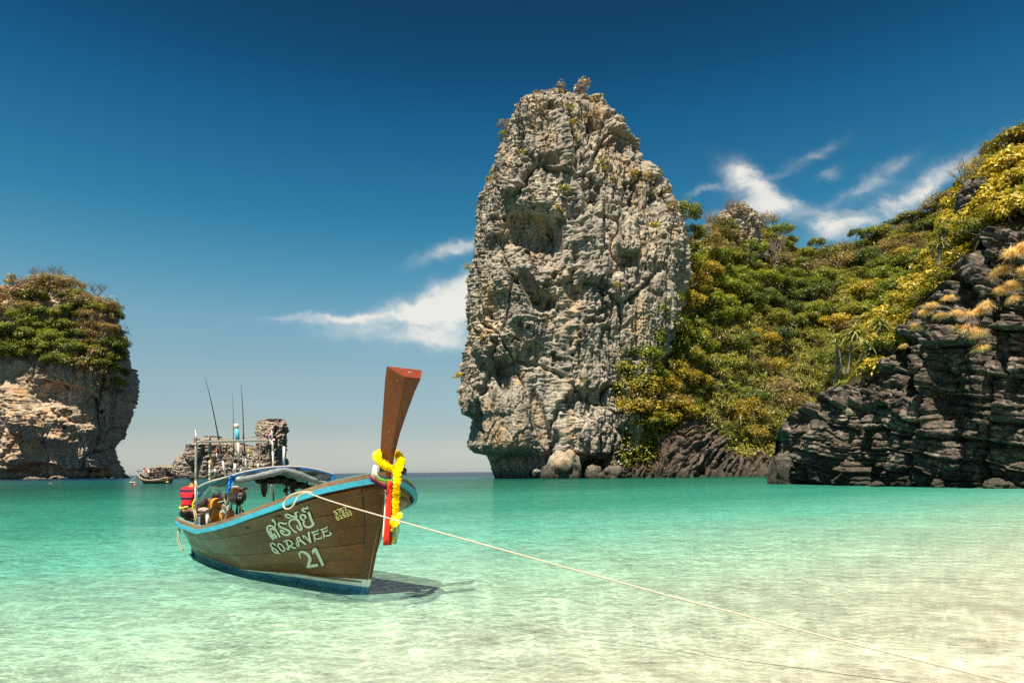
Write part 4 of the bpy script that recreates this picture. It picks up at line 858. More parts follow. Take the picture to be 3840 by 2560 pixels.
def wood(name, c1, c2, rough=0.40, spec=0.25, coat=0.09, paint=False, grain=(0.35, 5, 9)):
    m = bpy.data.materials.new(name); m.use_nodes = True; N = NT(m.node_tree)
    tc = N.n('ShaderNodeTexCoord').outputs['Object']; rnd = N.n('ShaderNodeObjectInfo').outputs['Random']
    off = N.comb(N.math('MULTIPLY', rnd, 31.0), N.math('MULTIPLY', rnd, 17.0), N.math('MULTIPLY', rnd, 5.0))
    p = N.vmath('ADD', tc, off)
    g = N.noise(N.map(p, grain), 3.0, 6, 0.7, 0.6)
    big = N.noise(N.map(p, (0.8, 1, 1.4)), 1.3, 4, 0.6)
    c = N.mix(N.mapr(g, 0.30, 0.70), c1, c2)
    c = N.mix(N.mapr(big, 0.40, 0.66, 0, 0.65), c, (c1[0] * .55, c1[1] * .62, c1[2] * .7))
    v = N.mapr(rnd, 0, 1, 0.82, 1.18); c = N.mix(1.0, c, N.comb(v, v, v), 'MULTIPLY')
    scr = N.noise(N.map(p, (6, 6, 1.2), (0.2, 0.5, 0.2)), 7.0, 3, 0.7)
    c = N.mix(N.mapr(scr, 0.64, 0.72, 0, 0.55), c, (0.42, 0.30, 0.17))
    ro = N.mapr(big, 0.3, 0.7, rough * .7, rough * 1.35)
    if paint:   # boot-top: blue below, white band that narrows aft
        x, y, z = N.xyz(tc)[:3]
        zj = N.math('ADD', z, N.math('MULTIPLY', N.math('SUBTRACT', N.noise(tc, 9.0, 3, 0.6), 0.5), 0.012))
        top = N.mapr(x, -3.1, 0.1, 0.085, 0.20); lowb = N.mapr(x, -4.5, 0.0, 0.085, 0.098)
        wht = N.mix(N.mapr(N.noise(tc, 11, 5, 0.7), 0.56, 0.70), (0.86, 0.84, 0.74), (0.55, 0.46, 0.30))
        blu = N.mix(N.mapr(N.noise(N.map(tc, (1, 1, 2)), 5, 5, 0.7), 0.38, 0.66), (0.010, 0.14, 0.30), (0.11, 0.30, 0.36))
        c = N.mix(N.mapr(zj, N.math('SUBTRACT', top, 0.003), N.math('ADD', top, 0.003), 1, 0), c, wht)
        c = N.mix(N.mapr(zj, N.math('SUBTRACT', lowb, 0.003), N.math('ADD', lowb, 0.003), 1, 0), c, blu)
    bp = N.n('ShaderNodeBump', {'Height': N.math('ADD', g, N.math('MULTIPLY', big, 1.5)), 'Strength': 0.25, 'Distance': 0.012})
    b = N.n('ShaderNodeBsdfPrincipled', {'Base Color': c, 'Roughness': ro, 'Specular IOR Level': spec, 'Coat Weight': coat, 'Coat Roughness': 0.16, 'Normal': bp.outputs[0]})
    N.n('ShaderNodeOutputMaterial', {'Surface': b.outputs[0]}); return m
M_PLANK = wood('varnished_plank', (0.120, 0.036, 0.006), (0.205, 0.068, 0.011), paint=True)
M_STEM = wood('stem_wood', (0.105, 0.042, 0.012), (0.18, 0.07, 0.02), 0.42, 0.25, 0.1, paint=True, grain=(4, 5, 0.5))
M_PROW = wood('red_brown_prow_wood', (0.110, 0.031, 0.005), (0.190, 0.052, 0.008), 0.36, 0.28, 0.14, grain=(5, 5, 0.4))
M_CAP = wood('bare_cap_wood', (0.17, 0.095, 0.050), (0.34, 0.22, 0.13), 0.8, 0.15, 0.0, grain=(0.5, 9, 9))
M_INNER = wood('inner_boards', (0.15, 0.095, 0.055), (0.26, 0.18, 0.11), 0.7, 0.2, 0.0)
M_BLUE = worn('turquoise_paint', (0.055, 0.42, 0.56), (0.035, 0.33, 0.47), 6, 0.45, 0.4, 0.2, (0.6, 2, 2), 0.40, 0.62)
M_PALEBLUE = worn('faded_turquoise_paint', (0.13, 0.46, 0.50), (0.22, 0.42, 0.42), 6, 0.55, 0.3, 0.2)
M_GALV = worn('galvanised_tube', (0.42, 0.37, 0.29), (0.62, 0.58, 0.48), 14, 0.45, 0.5, 0.1, metal=0.4)
M_ROPE = worn('pale_rope', (0.66, 0.57, 0.44), (0.50, 0.41, 0.30), 60, 0.9, 0.1, 0.6)
M_BLACK = mat('black_rubber', (0.012, 0.012, 0.013), 0.5, 0.4)
M_IRON = worn('oily_engine_iron', (0.045, 0.042, 0.040), (0.11, 0.085, 0.065), 18, 0.5, 0.5, 0.3, metal=0.3)
M_BROWNBOX = worn('rusty_casing', (0.16, 0.075, 0.035), (0.09, 0.05, 0.03), 12, 0.6, 0.3)
M_WHITE = worn('white_paint', (0.78, 0.76, 0.70), (0.60, 0.56, 0.48), 14, 0.5, 0.4)
M_ORANGE = worn('orange_float', (0.80, 0.26, 0.008), (0.68, 0.19, 0.006), 7, 0.42, 0.45, 0.1)
M_HOSE = worn('brown_hose', (0.14, 0.07, 0.035), (0.22, 0.12, 0.06), 14, 0.7, 0.3)

SH = [(-6.9, .70), (-5.16, .695), (-3.94, .68), (-2.97, .79), (-2.12, .915), (-1.37, 1.06), (-.73, 1.185), (-.32, 1.275), (.07, 1.365), (.36, 1.455), (.7, 1.60)]
QG = [(-6.9, .30), (-6.4, .36), (-5.4, .60), (-4.2, .75), (-3.2, .86), (-2.3, .91), (-1.5, .91), (-.57, .87), (.7, .88)]
QW = [(-6.5, .05), (-4.9, .25), (-2.8, .42), (-1.44, .20), (0.0, .08), (.7, .08)]
ip = lambda t, x: np.interp(x, [a for a, b in t], [b for a, b in t])
ZK = -0.42
def stem_s(z): return np.interp(z, [-.42, -.25, 0, .7, 1.38, 1.7], [-.40, -.15, 0, .25, .53, .64])
def hull(t, a):
    """starboard hull surface: t keel to gunwale, a stem to stern -> (s, q, z)"""
    t = np.asarray(t, float); a = np.asarray(a, float)
    s0 = stem_s(ZK + (1.57 - ZK) * t); s1 = -6.42 + 0.45 * (1 - t) ** 2
    s = s0 + (s1 - s0) * a ** 1.6
    zg = ip(SH, s); z = ZK + (zg - ZK) * t
    t0 = -ZK / (zg - ZK); e = np.clip(np.log(np.clip(ip(QW, s) / ip(QG, s), .03, .95)) / np.log(t0), .35, 2.6)
    lam = 0.75 - 0.53 * t ** 0.7
    q = ip(QG, s) * np.clip(t, 1e-4, 1) ** e * (1 - np.exp(-(s0 - s) / lam)) + 0.022
    return s, q, z
def hull_pts(ts, as_, side=-1, out=0.0):
    T, A = np.meshgrid(ts, as_, indexing='ij'); s, q, z = hull(T, A); q = q * (0.88 if side > 0 else 1); p = np.stack([s, side * q, z - (0.19 * q * t_top(T) if side > 0 else 0)], -1)
    if out:
        n = np.cross(np.gradient(p, axis=1), np.gradient(p, axis=0)); n /= np.linalg.norm(n, axis=-1)[..., None] + 1e-9
        n *= np.sign((n[..., 1] * side))[..., None]; p = p + n * out
    return p
def t_top(T): return np.clip(T, 0, 1)
TS = [0.02, 0.26, 0.385, 0.50, 0.615, 0.73, 0.84, 0.955]
AS = np.linspace(0, 1, 64)
A_CH = 0.075       # the planks butt against a cheek board near the stem
for side in (-1, 1):
    for i in range(len(TS) - 1):
        g = 0.0013
        ts = np.linspace(TS[i] + g, TS[i + 1] - g, 5); aa = A_CH + (1 - A_CH) * AS
        o_ = hull_pts(ts, aa, side, 0.004 * (i % 2)); in_ = hull_pts(ts, aa, side, -0.03)
        mb = MB()
        rows = [list(map(tuple, r)) for r in in_[:1]] + [list(map(tuple, r)) for r in o_] + [list(map(tuple, r)) for r in in_[-1:]]
        mb.loft(rows if side < 0 else rows[::-1])
        pl = mb.build('plank', M_PLANK, boat, True)
        md = pl.modifiers.new('edge', 'EDGE_SPLIT'); md.split_angle = math.radians(40)
    mb = MB(); ts = np.linspace(0.02, 0.955, 26); aa = np.linspace(0, A_CH - 0.002, 8); o_ = hull_pts(ts, aa, side, 0.009)
    rows = [list(map(tuple, r)) for r in o_]; mb.loft(rows if side < 0 else rows[::-1]); ck = mb.build('cheek_board', M_STEM, boat, True, solid=0.012)
# backing so that seams read dark, and the inside of the hull
M_SEAM = mat('dark_caulk', (0.012, 0.010, 0.008), 0.9, 0.1)
for side in (-1, 1):
    mb = MB(); r = hull_pts(np.linspace(0.02, .95, 14), A_CH + (1 - A_CH) * AS, side, -0.022); mb.loft([list(map(tuple, q)) for q in (r if side < 0 else r[::-1])]); mb.build('caulking', M_SEAM, boat)
    mb = MB(); r = hull_pts(np.linspace(0.30, .985, 10), np.linspace(.03, 1, 50), side, -0.045); mb.loft([list(map(tuple, q)) for q in (r[::-1] if side < 0 else r)]); mb.build('inner_lining', M_INNER, boat, True)
# rails: painted outer rail, bare cap, thin painted inner lip; the two sides meet round the stern
def rail(name, t0, t1, out, thick, m, drop=0.0):
    for side in (-1, 1):
        aa = np.linspace(0.012, 1, 70); T = hull_pts([1.0], aa, side)[0]
        n = np.gradient(T, axis=0); nn = np.stack([-n[:, 1], n[:, 0], 0 * n[:, 0]], -1); nn /= np.linalg.norm(nn, axis=1)[:, None]; nn *= np.sign(nn[:, 1] * side)[:, None]
        rows = []
        for z, o in ((t0, out), (t1, out), (t1, out - thick), (t0, out - thick)): rows.append(T + nn * o + np.array([0, 0, z]))
        R = np.stack(rows, 1); mb = MB(); mb.loft([list(map(tuple, r)) for r in (R if side < 0 else R[::-1])], True, True); mb.build(name, m, boat)
rail('outer_rail', -0.068, 0.0, 0.040, 0.05, M_BLUE)
rail('rail_cap', -0.030, 0.058, 0.018, 0.060, M_CAP)
rail('inner_lip', 0.0, 0.066, -0.044, 0.02, M_PALEBLUE)
# transom and stern rail
tr = hull_pts(np.linspace(.02, .96, 10), [1.0], -1)[:, 0]; mb = MB()
mb.loft([[(x, y, z), (x - .01, 0, z), (x, -y, z - .19 * abs(y))] for x, y, z in tr]); mb.build('transom', M_PLANK, boat)
c = hull_pts([1.0], [1.0], -1)[0, 0]; ra = np.linspace(-PI / 2, PI / 2, 14); mb = MB()
arc = [(c[0] - .16 * math.cos(a), (abs(c[1]) + .03) * math.sin(a), c[2]) for a in ra]
mb.loft([[(x, y, c[2] - .095), (x, y, c[2] + .0), (x * 1 + .05, y * .86, c[2]), (x + .05, y * .86, c[2] - .095)] for x, y, z in arc], True, True); mb.build('stern_rail', M_BLUE, boat)
mb = MB(); mb.loft([[(x + .012, y * .96, c[2] - .02), (x + .012, y * .96, c[2] + .028), (x + .07, y * .82, c[2] + .028), (x + .07, y * .82, c[2] - .02)] for x, y, z in arc], True, True); mb.build('stern_cap', M_CAP, boat)
mb = MB(); sd = hull_pts([.93], np.linspace(.74, .995, 8), -1)[0]; mb.loft([[(x, y + .05, z - .03), (x, -y - .05, z - .06)] for x, y, z in sd]); mb.build('stern_deck', M_INNER, boat, solid=.03)
mb = MB(); sd = hull_pts([.44], np.linspace(.10, .9, 16), -1)[0]; mb.loft([[(x, y + .04, .16), (x, -y - .04, .16)] for x, y, z in sd]); mb.build('floor_boards', M_INNER, boat, solid=.02)
for s_ in (-3.3, -1.9, -0.9):
    q = float(ip(QG, s_)) - .06; z = float(ip(SH, s_)) - .14; mb = MB(); mb.box((s_, 0, z), .2, 2 * q, .035); mb.build('thwart', M_INNER, boat, bevel=.004)
mb = MB(); fd = hull_pts([.95], np.linspace(.02, .26, 9), -1)[0]; mb.loft([[(x, y + .05, z - .05), (x, -y - .05, z - .12)] for x, y, z in fd]); mb.build('fore_deck', M_INNER, boat, solid=.03)
mb = MB(); mb.box((-6.47, -.02, .06), .16, .05, .34); mb.box((-6.50, 0, .02), .10, .16, .16); mb.build('stern_skeg', mat('dark_blue_paint', (0.02, 0.035, 0.09), .5), boat, bevel=.01)

# stem and the tall prow: wide at the back, narrow in front, flaring upwards
LV = [  # z front, s front, half width front, z back, s back, half width back, lean to port
    (-.40, -.36, .022, -.40, -.46, .03, 0), (-.2, -.08, .022, -.2, -.2, .03, 0), (0, .035, .022, 0, -.09, .032, 0), (.7, .285, .022, .7, .15, .035, 0), (1.20, .485, .022, 1.20, .33, .040, .0), (1.45, .565, .020, 1.45, .41, .055, .012),
    (1.62, .60, .020, 1.66, .455, .075, .022), (1.83, .635, .026, 1.86, .492, .10, .035), (2.10, .705, .040, 2.14, .552, .140, .060), (2.40, .80, .068, 2.47, .628, .192, .095), (2.62, .88, .094, 2.73, .698, .236, .118), (2.765, .94, .115, 2.905, .76, .268, .138)]
mb = MB(); st_rows = []; pr_rows = []
for (zf, sf, hf, zb, sb, hb, ln) in LV:
    r = [(sf, ln - hf, zf), (sf, ln + hf, zf), (sb, ln + hb, zb), (sb, ln - hb, zb)]
    (st_rows if zf < 1.44 else pr_rows).append(r)
MB().loft(st_rows + pr_rows[:1], True, True).build('stem', M_STEM, boat, bevel=.004)
MB().loft(pr_rows, True, True).build('prow_post', M_PROW, boat, bevel=.007)
def shift(r, k): return [tuple(np.array(a) + np.array([0, 0, k])) for a in r]
tp = pr_rows[-1]; cen = np.mean(np.array(tp), 0)
mb = MB(); mb.loft([[tuple(cen + (np.array(a) - cen) * .985 + np.array([0, 0, .0015])) for a in tp], [tuple(cen + (np.array(a) - cen) * .975 + np.array([.003, 0, .010])) for a in tp]], True, True); mb.build('prow_end_grain', worn('red_end_grain', (.24, .045, .018), (.15, .03, .014), 14, .55, .3), boat)
mb = MB(); mb.ball(tuple(cen + np.array([.0, .015, .016])), .018, .03, .006, 6, 4); mb.build('chipped_paint', M_WHITE, boat)
mb = MB()
for z0, z1 in ((.18, .62), (.62, .95), (.95, 1.2)):
    e0, e1 = [np.array([np.interp(z, [r[0] for r in LV], [r[1] for r in LV]) + .001, -.0225, z]) for z in (z0, z1)]
    mb.tube([tuple(e0), tuple(e1)], .0045, 5)
mb.build('worn_stem_edge', worn('worn_yellowish_edge', (.55, .42, .24), (.38, .27, .14), 20), boat)

# ---------------------------------------------------------------- lettering painted on the starboard planks
bp_ = hull_pts(np.linspace(.02, 1, 60), np.linspace(0, 1, 160), -1, 0.004)
bw = bp_.reshape(-1, 3) @ np.array([[FW.x, FW.y, 0], [PT.x, PT.y, 0], [0, 0, 1]]) + np.array(BOW)
HBV = BVHTree.FromPolygons([Vector(v) for v in bw], [tuple(f) for f in grid_faces(60, 160)])
def on_hull(u, v, lift):
    X, Z = ray(u, v); d = Vector((float(X), 1.0, float(Z))).normalized()
    h, n, i, dist = HBV.ray_cast(Vector((0, 0, EYE)), d)
    if h is None: return None
    if n.dot(d) > 0: n = -n
    return loc(h + n * lift)
def stroke(mb, pts, conv, grow=0.0, dx=0.0, dy=0.0, lift=0.004, smooth_=True, taper=True):
    """a brush stroke (zoom x, y, width) laid on the hull"""
    p = np.array([(*conv(x, y), w) for x, y, w in pts], float); sc = conv.scale; p[:, 2] /= sc
    c = crom(p, 5) if smooth_ else p
    c[:, 2] = np.maximum(c[:, 2], .8) + grow; c[:, 0] += dx; c[:, 1] += dy
    t = np.gradient(c[:, :2], axis=0); t /= np.linalg.norm(t, axis=1)[:, None] + 1e-9; nrm = np.stack([-t[:, 1], t[:, 0]], 1)
    # round the two ends
    ext = [(c[0, :2] - t[0] * c[0, 2] * .32, c[0, 2] * .55, nrm[0])] + [(c[i, :2], c[i, 2], nrm[i]) for i in range(len(c))] + [(c[-1, :2] + t[-1] * c[-1, 2] * .32, c[-1, 2] * .55, nrm[-1])]
    rows = []
    for (q, w, n) in ext:
        a, b = on_hull(*(q - n * w / 2), lift), on_hull(*(q + n * w / 2), lift)
        if a is None or b is None: continue
        rows.append([tuple(a), tuple(b)])
    if len(rows) > 1: mb.loft(rows)
def zc(x0, y0, sc):
    f = lambda x, y: (x0 + x / sc, y0 + y / sc)
    f.scale = sc; return f
ZA = zc(960, 1860, 6.918); ZB = zc(980, 1980, 7.84); ZN = zc(1220, 1860, 13.07)
def wd(pts, w): return [(x, y, w) for x, y in pts]
THAI = [
    wd([(462, 1105), (410, 1045), (340, 945), (300, 850), (318, 775), (385, 748), (450, 778), (505, 840), (560, 930), (625, 1035)], 46),
    [(470, 950, 30), (515, 1000, 40), (540, 1050, 44), (505, 1062, 44), (440, 1000, 44), (385, 900, 44), (385, 838, 42), (440, 830, 40), (500, 870, 36)],
    [(440, 600, 62), (472, 625, 52), (503, 668, 38), (512, 720, 32), (495, 790, 34)],
    [(808, 662, 18), (790, 700, 36), (720, 690, 46), (650, 672, 46), (598, 700, 46), (612, 755, 46), (690, 805, 48), (790, 845, 52), (872, 890, 54), (888, 945, 54), (840, 985, 50), (760, 988, 44), (690, 950, 42), (650, 895, 40), (672, 865, 36), (715, 895, 34), (755, 905, 30)],
    [(1060, 920, 44), (1000, 890, 44), (930, 815, 36), (878, 735, 36), (876, 655, 38), (925, 598, 42), (1005, 578, 46), (1085, 598, 52), (1130, 660, 54), (1165, 750, 54), (1195, 835, 52), (1165, 862, 46), (1105, 825, 40), (1075, 775, 36), (1095, 745, 30)],
    [(915, 540, 26), (850, 545, 34), (785, 510, 38), (785, 465, 40), (840, 455, 42), (920, 490, 44), (1000, 520, 46), (1070, 545, 40)],
    [(1065, 540, 54), (1048, 490, 54), (1032, 435, 54), (1060, 402, 36), (1105, 398, 14)],
    [(1262, 505, 30), (1295, 520, 34), (1290, 555, 34), (1245, 570, 10)],
    [(1300, 545, 34), (1292, 492, 38), (1235, 465, 42), (1175, 485, 44), (1165, 540, 46), (1205, 590, 46), (1255, 625, 44), (1238, 680, 46), (1270, 750, 50), (1340, 785, 54), (1420, 775, 56), (1500, 705, 60)],
    [(1380, 410, 62), (1405, 490, 62), (1440, 590, 64), (1500, 705, 60)],
    [(1295, 385, 40), (1240, 372, 42), (1212, 335, 42), (1235, 300, 40), (1285, 302, 40), (1335, 300, 40), (1350, 270, 34), (1330, 245, 22)]]
LATIN = [
    wd([(425, 488), (400, 445), (340, 425), (285, 442), (292, 505), (350, 560), (430, 605), (492, 670), (488, 715), (420, 700), (352, 645), (328, 590), (372, 572)], 36),
    [(440, 640, 26), (490, 695, 28), (540, 722, 20), (595, 738, 8)],
    wd([(545, 432), (615, 475), (680, 560), (702, 620), (665, 660), (595, 630), (525, 540), (494, 475), (535, 432)], 36),
    [(745, 350, 34), (770, 430, 40), (805, 520, 44), (822, 580, 40), (790, 610, 32), (742, 550, 18)], [(655, 395, 8), (700, 362, 26), (760, 338, 34), (840, 340, 34), (912, 388, 36), (925, 440, 36), (880, 488, 34), (825, 515, 28)], [(840, 510, 34), (930, 542, 44), (1030, 570, 40)],
    [(1065, 330, 30), (1050, 280, 30), (1085, 245, 32), (1140, 248, 26)], [(1095, 250, 44), (1165, 330, 52), (1235, 395, 54), (1315, 450, 48)], [(1060, 300, 34), (1085, 370, 40), (1112, 450, 42), (1112, 505, 36), (1082, 520, 26), (1045, 460, 24), (1050, 405, 20), (1085, 372, 16)], wd([(1080, 372), (1140, 362), (1205, 372)], 26),
    [(1275, 295, 10), (1240, 240, 26), (1240, 198, 32), (1290, 220, 36), (1375, 310, 44), (1465, 405, 40)], [(1465, 405, 40), (1440, 310, 52), (1410, 190, 58), (1410, 100, 62)],
    [(1490, 95, 20), (1545, 150, 38), (1575, 250, 46), (1590, 320, 40), (1585, 385, 10)], [(1475, 98, 12), (1560, 85, 34), (1640, 58, 38), (1690, 15, 22)], [(1560, 165, 28), (1630, 160, 36), (1690, 115, 22)], [(1590, 305, 28), (1680, 290, 36), (1765, 268, 38), (1785, 215, 22)],
    [(1755, 15, 20), (1810, 70, 38), (1845, 170, 46), (1855, 230, 36), (1845, 290, 10)], [(1745, 15, 12), (1825, 5, 34), (1905, -25, 38), (1950, -68, 22)], [(1825, 85, 28), (1900, 80, 36), (1965, 30, 22)], [(1860, 215, 28), (1950, 200, 38), (2040, 170, 42), (2055, 120, 34), (2010, 92, 16)]]
NUM = [
    [(1188, 885, 8), (1155, 820, 30), (1128, 740, 44), (1160, 690, 56), (1240, 680, 70), (1335, 725, 82), (1405, 800, 86), (1440, 890, 88), (1425, 970, 88), (1398, 1060, 86), (1375, 1120, 76)],
    [(1372, 1115, 84), (1450, 1105, 84), (1560, 1085, 84), (1655, 1070, 84)],
    [(1608, 600, 84), (1665, 730, 84), (1735, 880, 84), (1820, 1060, 84)],
    [(1615, 585, 60), (1580, 610, 90), (1540, 660, 80), (1535, 720, 44)]]
REG = [wd([(520, 680), (430, 712), (462, 775), (545, 765), (590, 830), (565, 880), (500, 868)], 42), wd([(570, 645), (690, 605), (702, 700), (715, 800)], 44), wd([(820, 555), (738, 590), (765, 655), (840, 645), (895, 700), (870, 748), (800, 738)], 42), wd([(890, 530), (930, 492), (982, 520), (1002, 590), (985, 668), (1075, 632)], 40),
    wd([(540, 972), (615, 990), (682, 1090), (660, 1138), (580, 1090), (530, 1005), (560, 968)], 38), wd([(680, 935), (722, 902), (770, 940), (792, 1010), (775, 1062), (870, 1028)], 40), wd([(945, 800), (850, 845), (875, 905), (960, 892), (1012, 940), (990, 990), (910, 985)], 42), wd([(990, 775), (1055, 752), (1092, 790), (1055, 850), (1115, 855), (1152, 905), (1120, 952), (1065, 950)], 40), wd([(1135, 705), (1185, 682), (1232, 712), (1200, 778), (1255, 785), (1292, 842), (1260, 890), (1205, 888)], 40)]
M_LET = worn('cream_lettering', (0.76, 0.74, 0.62), (0.64, 0.61, 0.48), 20, .5, .3); M_LETB = mat('blue_letter_edge', (0.012, 0.075, 0.13), .5, .3); M_LETY = worn('yellow_lettering', (0.86, 0.70, 0.30), (0.74, 0.58, 0.22), 30, .5, .3)
for nm, S_, Z_, M1 in (('thai_name_lettering', THAI, ZA, M_LET), ('latin_name_lettering', LATIN, ZB, M_LET), ('number_lettering', NUM, ZB, M_LET), ('registration_lettering', REG, ZN, M_LETY)):
    mb = MB(); ed = MB()
    for k, q in enumerate(S_):
        sm = not (nm == 'number_lettering' and k in (1, 2))
        stroke(mb, q, Z_, .9 if Z_ is ZN else .4, 0, 0, .0075 + .0002 * (k % 6), sm)
        if M1 is M_LET: stroke(ed, q, Z_, 1.8 if nm == 'number_lettering' else .6, 1.5, 1.3, .0045 + .0002 * (k % 6), sm)
    L_ = mb.build(nm, M1, boat)
    if M1 is M_LET: ed.build('letter_outline', M_LETB, L_)  # blue painted outline, set off beneath the letters

# ---------------------------------------------------------------- boat fittings
def tb(name, path, r, m, parent=boat, n=8, sm=4, smooth_=True):
    mb = MB(); p = crom([tuple(q) for q in path], sm) if sm and len(path) > 2 else [tuple(q) for q in path]
    mb.tube(p, r, n); return mb.build(name, m, parent, smooth_)
# frame of galvanised tube across the stern
PA = lambda u, v: on_p(u, v, -.72); PB = lambda u, v: on_p(u, v, .62)
l0, l1, l2, r2, r1, r0 = PA(733, 1978), PA(735, 1672), PA(743, 1656), PB(1012, 1651), PB(1022, 1664), PB(1027, 1905)
tb('tube_frame', [l0, PA(734, 1800)], .021, M_GALV, sm=0); tb('tube_frame', [PA(734, 1800), PA(735, 1690), l1, l2, (l2 * .93 + r2 * .07), (l2 + r2) / 2, (l2 * .07 + r2 * .93), r2, r1, PB(1023, 1690)], .021, M_GALV)
tb('tube_frame', [PB(1023, 1690), PB(1025, 1760), r0], .021, M_GALV, sm=0)
q0, q1 = on_p(768, 1648, -.45, .9), on_p(975, 1636, .5, .9)
tb('rear_crossbar', [on_p(760, 1660, -.45, .5), q0, q0 * .8 + q1 * .2, q1], .010, M_GALV)
tb('white_pole', [on_p(1065, 1673, .55), on_p(1064, 1752, .55)], .022, M_WHITE, sm=0)
tb('upright', [on_p(976, 1600, .5), on_p(975, 1660, .5), on_p(973, 1742, .5)], .008, M_GALV)
for u0, v0, v1, p, r in ((860, 1828, 1925, -.62, .020), (1152, 1806, 1850, .70, .018), (1075, 1800, 1875, .70, .020), (804, 1840, 1880, .2, .018)):
    tb('canopy_post', [on_p(u0, v0, p), on_p(u0 - (8 if u0 == 860 else 0), v1, p)], r, M_GALV if u0 in (860, 804) else M_IRON, sm=0)
# canopy: bent front pole, tarp roof, mesh valance, rolled clear curtain in two swags
M_TARP = worn('blue_green_tarp', (0.022, 0.10, 0.16), (0.035, 0.16, 0.19), 5, .45, .4, .3); M_BTARP = worn('bright_blue_tarp', (0.02, 0.22, 0.62), (0.015, 0.15, 0.44), 9, .4, .4, .2)
def sheet_mat(name, c, alpha, rough=.25):
    m = bpy.data.materials.new(name); m.use_nodes = True; N = NT(m.node_tree)
    tc = N.n('ShaderNodeTexCoord').outputs['Object']; f = N.noise(N.map(tc, (2, 2, 14)), 3.0, 4, .6, .8)
    b = N.n('ShaderNodeBsdfPrincipled', {'Base Color': (*c, 1), 'Roughness': rough, 'Specular IOR Level': .6, 'Normal': N.n('ShaderNodeBump', {'Height': f, 'Strength': .6, 'Distance': .03}).outputs[0]})
    t = N.n('ShaderNodeBsdfTransparent'); mx = N.n('ShaderNodeMixShader', {0: N.mapr(f, .3, .7, max(alpha - .2, 0), min(alpha + .2, 1)), 1: t.outputs[0], 2: b.outputs[0]})
    N.n('ShaderNodeOutputMaterial', {'Surface': mx.outputs[0]}); return m
M_CLEAR = sheet_mat('cloudy_clear_plastic', (.30, .33, .32), .8, .2); M_MESH = sheet_mat('dark_shade_mesh', (.030, .042, .040), .88, .7); M_NET = sheet_mat('green_shade_net', (.060, .16, .125), .85, .7)
AR = [(868, 1783), (900, 1773), (935, 1765), (991, 1755), (1065, 1749), (1127, 1750.5), (1176, 1758), (1213, 1766.6), (1255, 1779)]
arc_ = [on_s(u, v, -2.4) for u, v in AR]; canopy = tb('canopy_pole', arc_, .016, worn('tape_wrapped_pole', (.60, .50, .40), (.45, .36, .28), 20))
arcc = [Vector(p) for p in crom([tuple(p) for p in arc_], 4)]
back_e = [Vector((p.x - 1.75 + .10 * abs(p.y), p.y * .93, p.z - .215)) for p in arcc]
mb = MB(); mid_e = [(a + b) / 2 + Vector((0, 0, -.015)) for a, b in zip(arcc, back_e)]
mb.loft([[tuple(p + Vector((0, 0, .014))) for p in arcc], [tuple(p) for p in mid_e], [tuple(p) for p in back_e]]); mb.build('canopy_roof', M_TARP, boat, True, solid=.008)
tb('side_pole', [arc_[0], on_p(843, 1791, -.78), on_p(784, 1806.5, -.76), PA(737, 1829)], .017, worn('pale_side_pole', (.62, .55, .44), (.45, .40, .32), 20))
tb('side_pole', [arc_[-1], back_e[-1]], .015, M_GALV, sm=0)
LOW = [(872, 1802), (900, 1799), (942, 1791), (1000, 1778), (1033, 1770), (1064, 1763), (1100, 1772), (1139, 1785), (1188, 1804), (1228, 1814)]
low = [on_s(u, v, -2.36) for u, v in LOW]; lowc = [Vector(p) for p in crom([tuple(p) for p in low], 4)]
mb = MB(); n_ = len(lowc); rs = [(.052 + .007 * math.sin(i * .55) + .004 * math.sin(i * 1.9)) * (1 if 2 < i < n_ - 3 else .75) for i in range(n_)]; mb.tube([tuple(p) for p in lowc], rs, 10); mb.build('rolled_curtain', M_CLEAR, boat, True)
ups = [arcc[int(round(i / (n_ - 1) * (len(arcc) - 1)))] for i in range(n_)]
rows = [[tuple(a.lerp(b, t) + Vector((.02 + .035 * math.sin(i * .9 + 5 * t) * t, 0, 0))) for i, (a, b) in enumerate(zip(ups, lowc))] for t in np.linspace(0, 1, 6)]
mb = MB(); mb.loft(rows); mb.build('mesh_valance', M_MESH, boat, True)
mb = MB()
for i in range(len(arcc) - 1):
    k = .5 + .5 * math.sin(i * 1.3); a, b = arcc[i], arcc[i + 1]; h0, h1 = .022 + .018 * k, .022 + .018 * (.5 + .5 * math.sin((i + 1) * 1.3)); o = Vector((.026, 0, 0))
    mb.add([a + o, b + o, b + o - Vector((0, 0, h1)), a + o - Vector((0, 0, h0))], [(0, 1, 2, 3)])
mb.build('blue_hem', M_BTARP, boat, solid=.004)
mb = MB(); a = on_s(1262, 1781, -2.34); b = on_s(1244, 1782, -2.34); c = on_s(1240, 1814, -2.34); d = on_s(1250, 1815, -2.34); mb.add([a, b, c, d], [(0, 1, 2, 3)]); mb.build('blue_strap', M_BTARP, boat, solid=.01)
mb = MB(); kr = np.random.default_rng(3); kc = [on_s(u, v, -2.31) for u, v in ((868, 1784), (871, 1796), (868, 1808), (860, 1822), (850, 1846))]
mb.loft([[tuple(c_ + Vector((.02 * kr.normal(), w * math.cos(a) * kr.uniform(.7, 1.2), w * math.sin(a) * kr.uniform(.6, 1.2) * .6))) for a in np.linspace(0, 2 * PI, 11)[:-1]] for c_, w in zip(kc, (.03, .055, .05, .028, .012))], True, True); mb.build('blue_knotted_tarp', M_BTARP, boat, False)
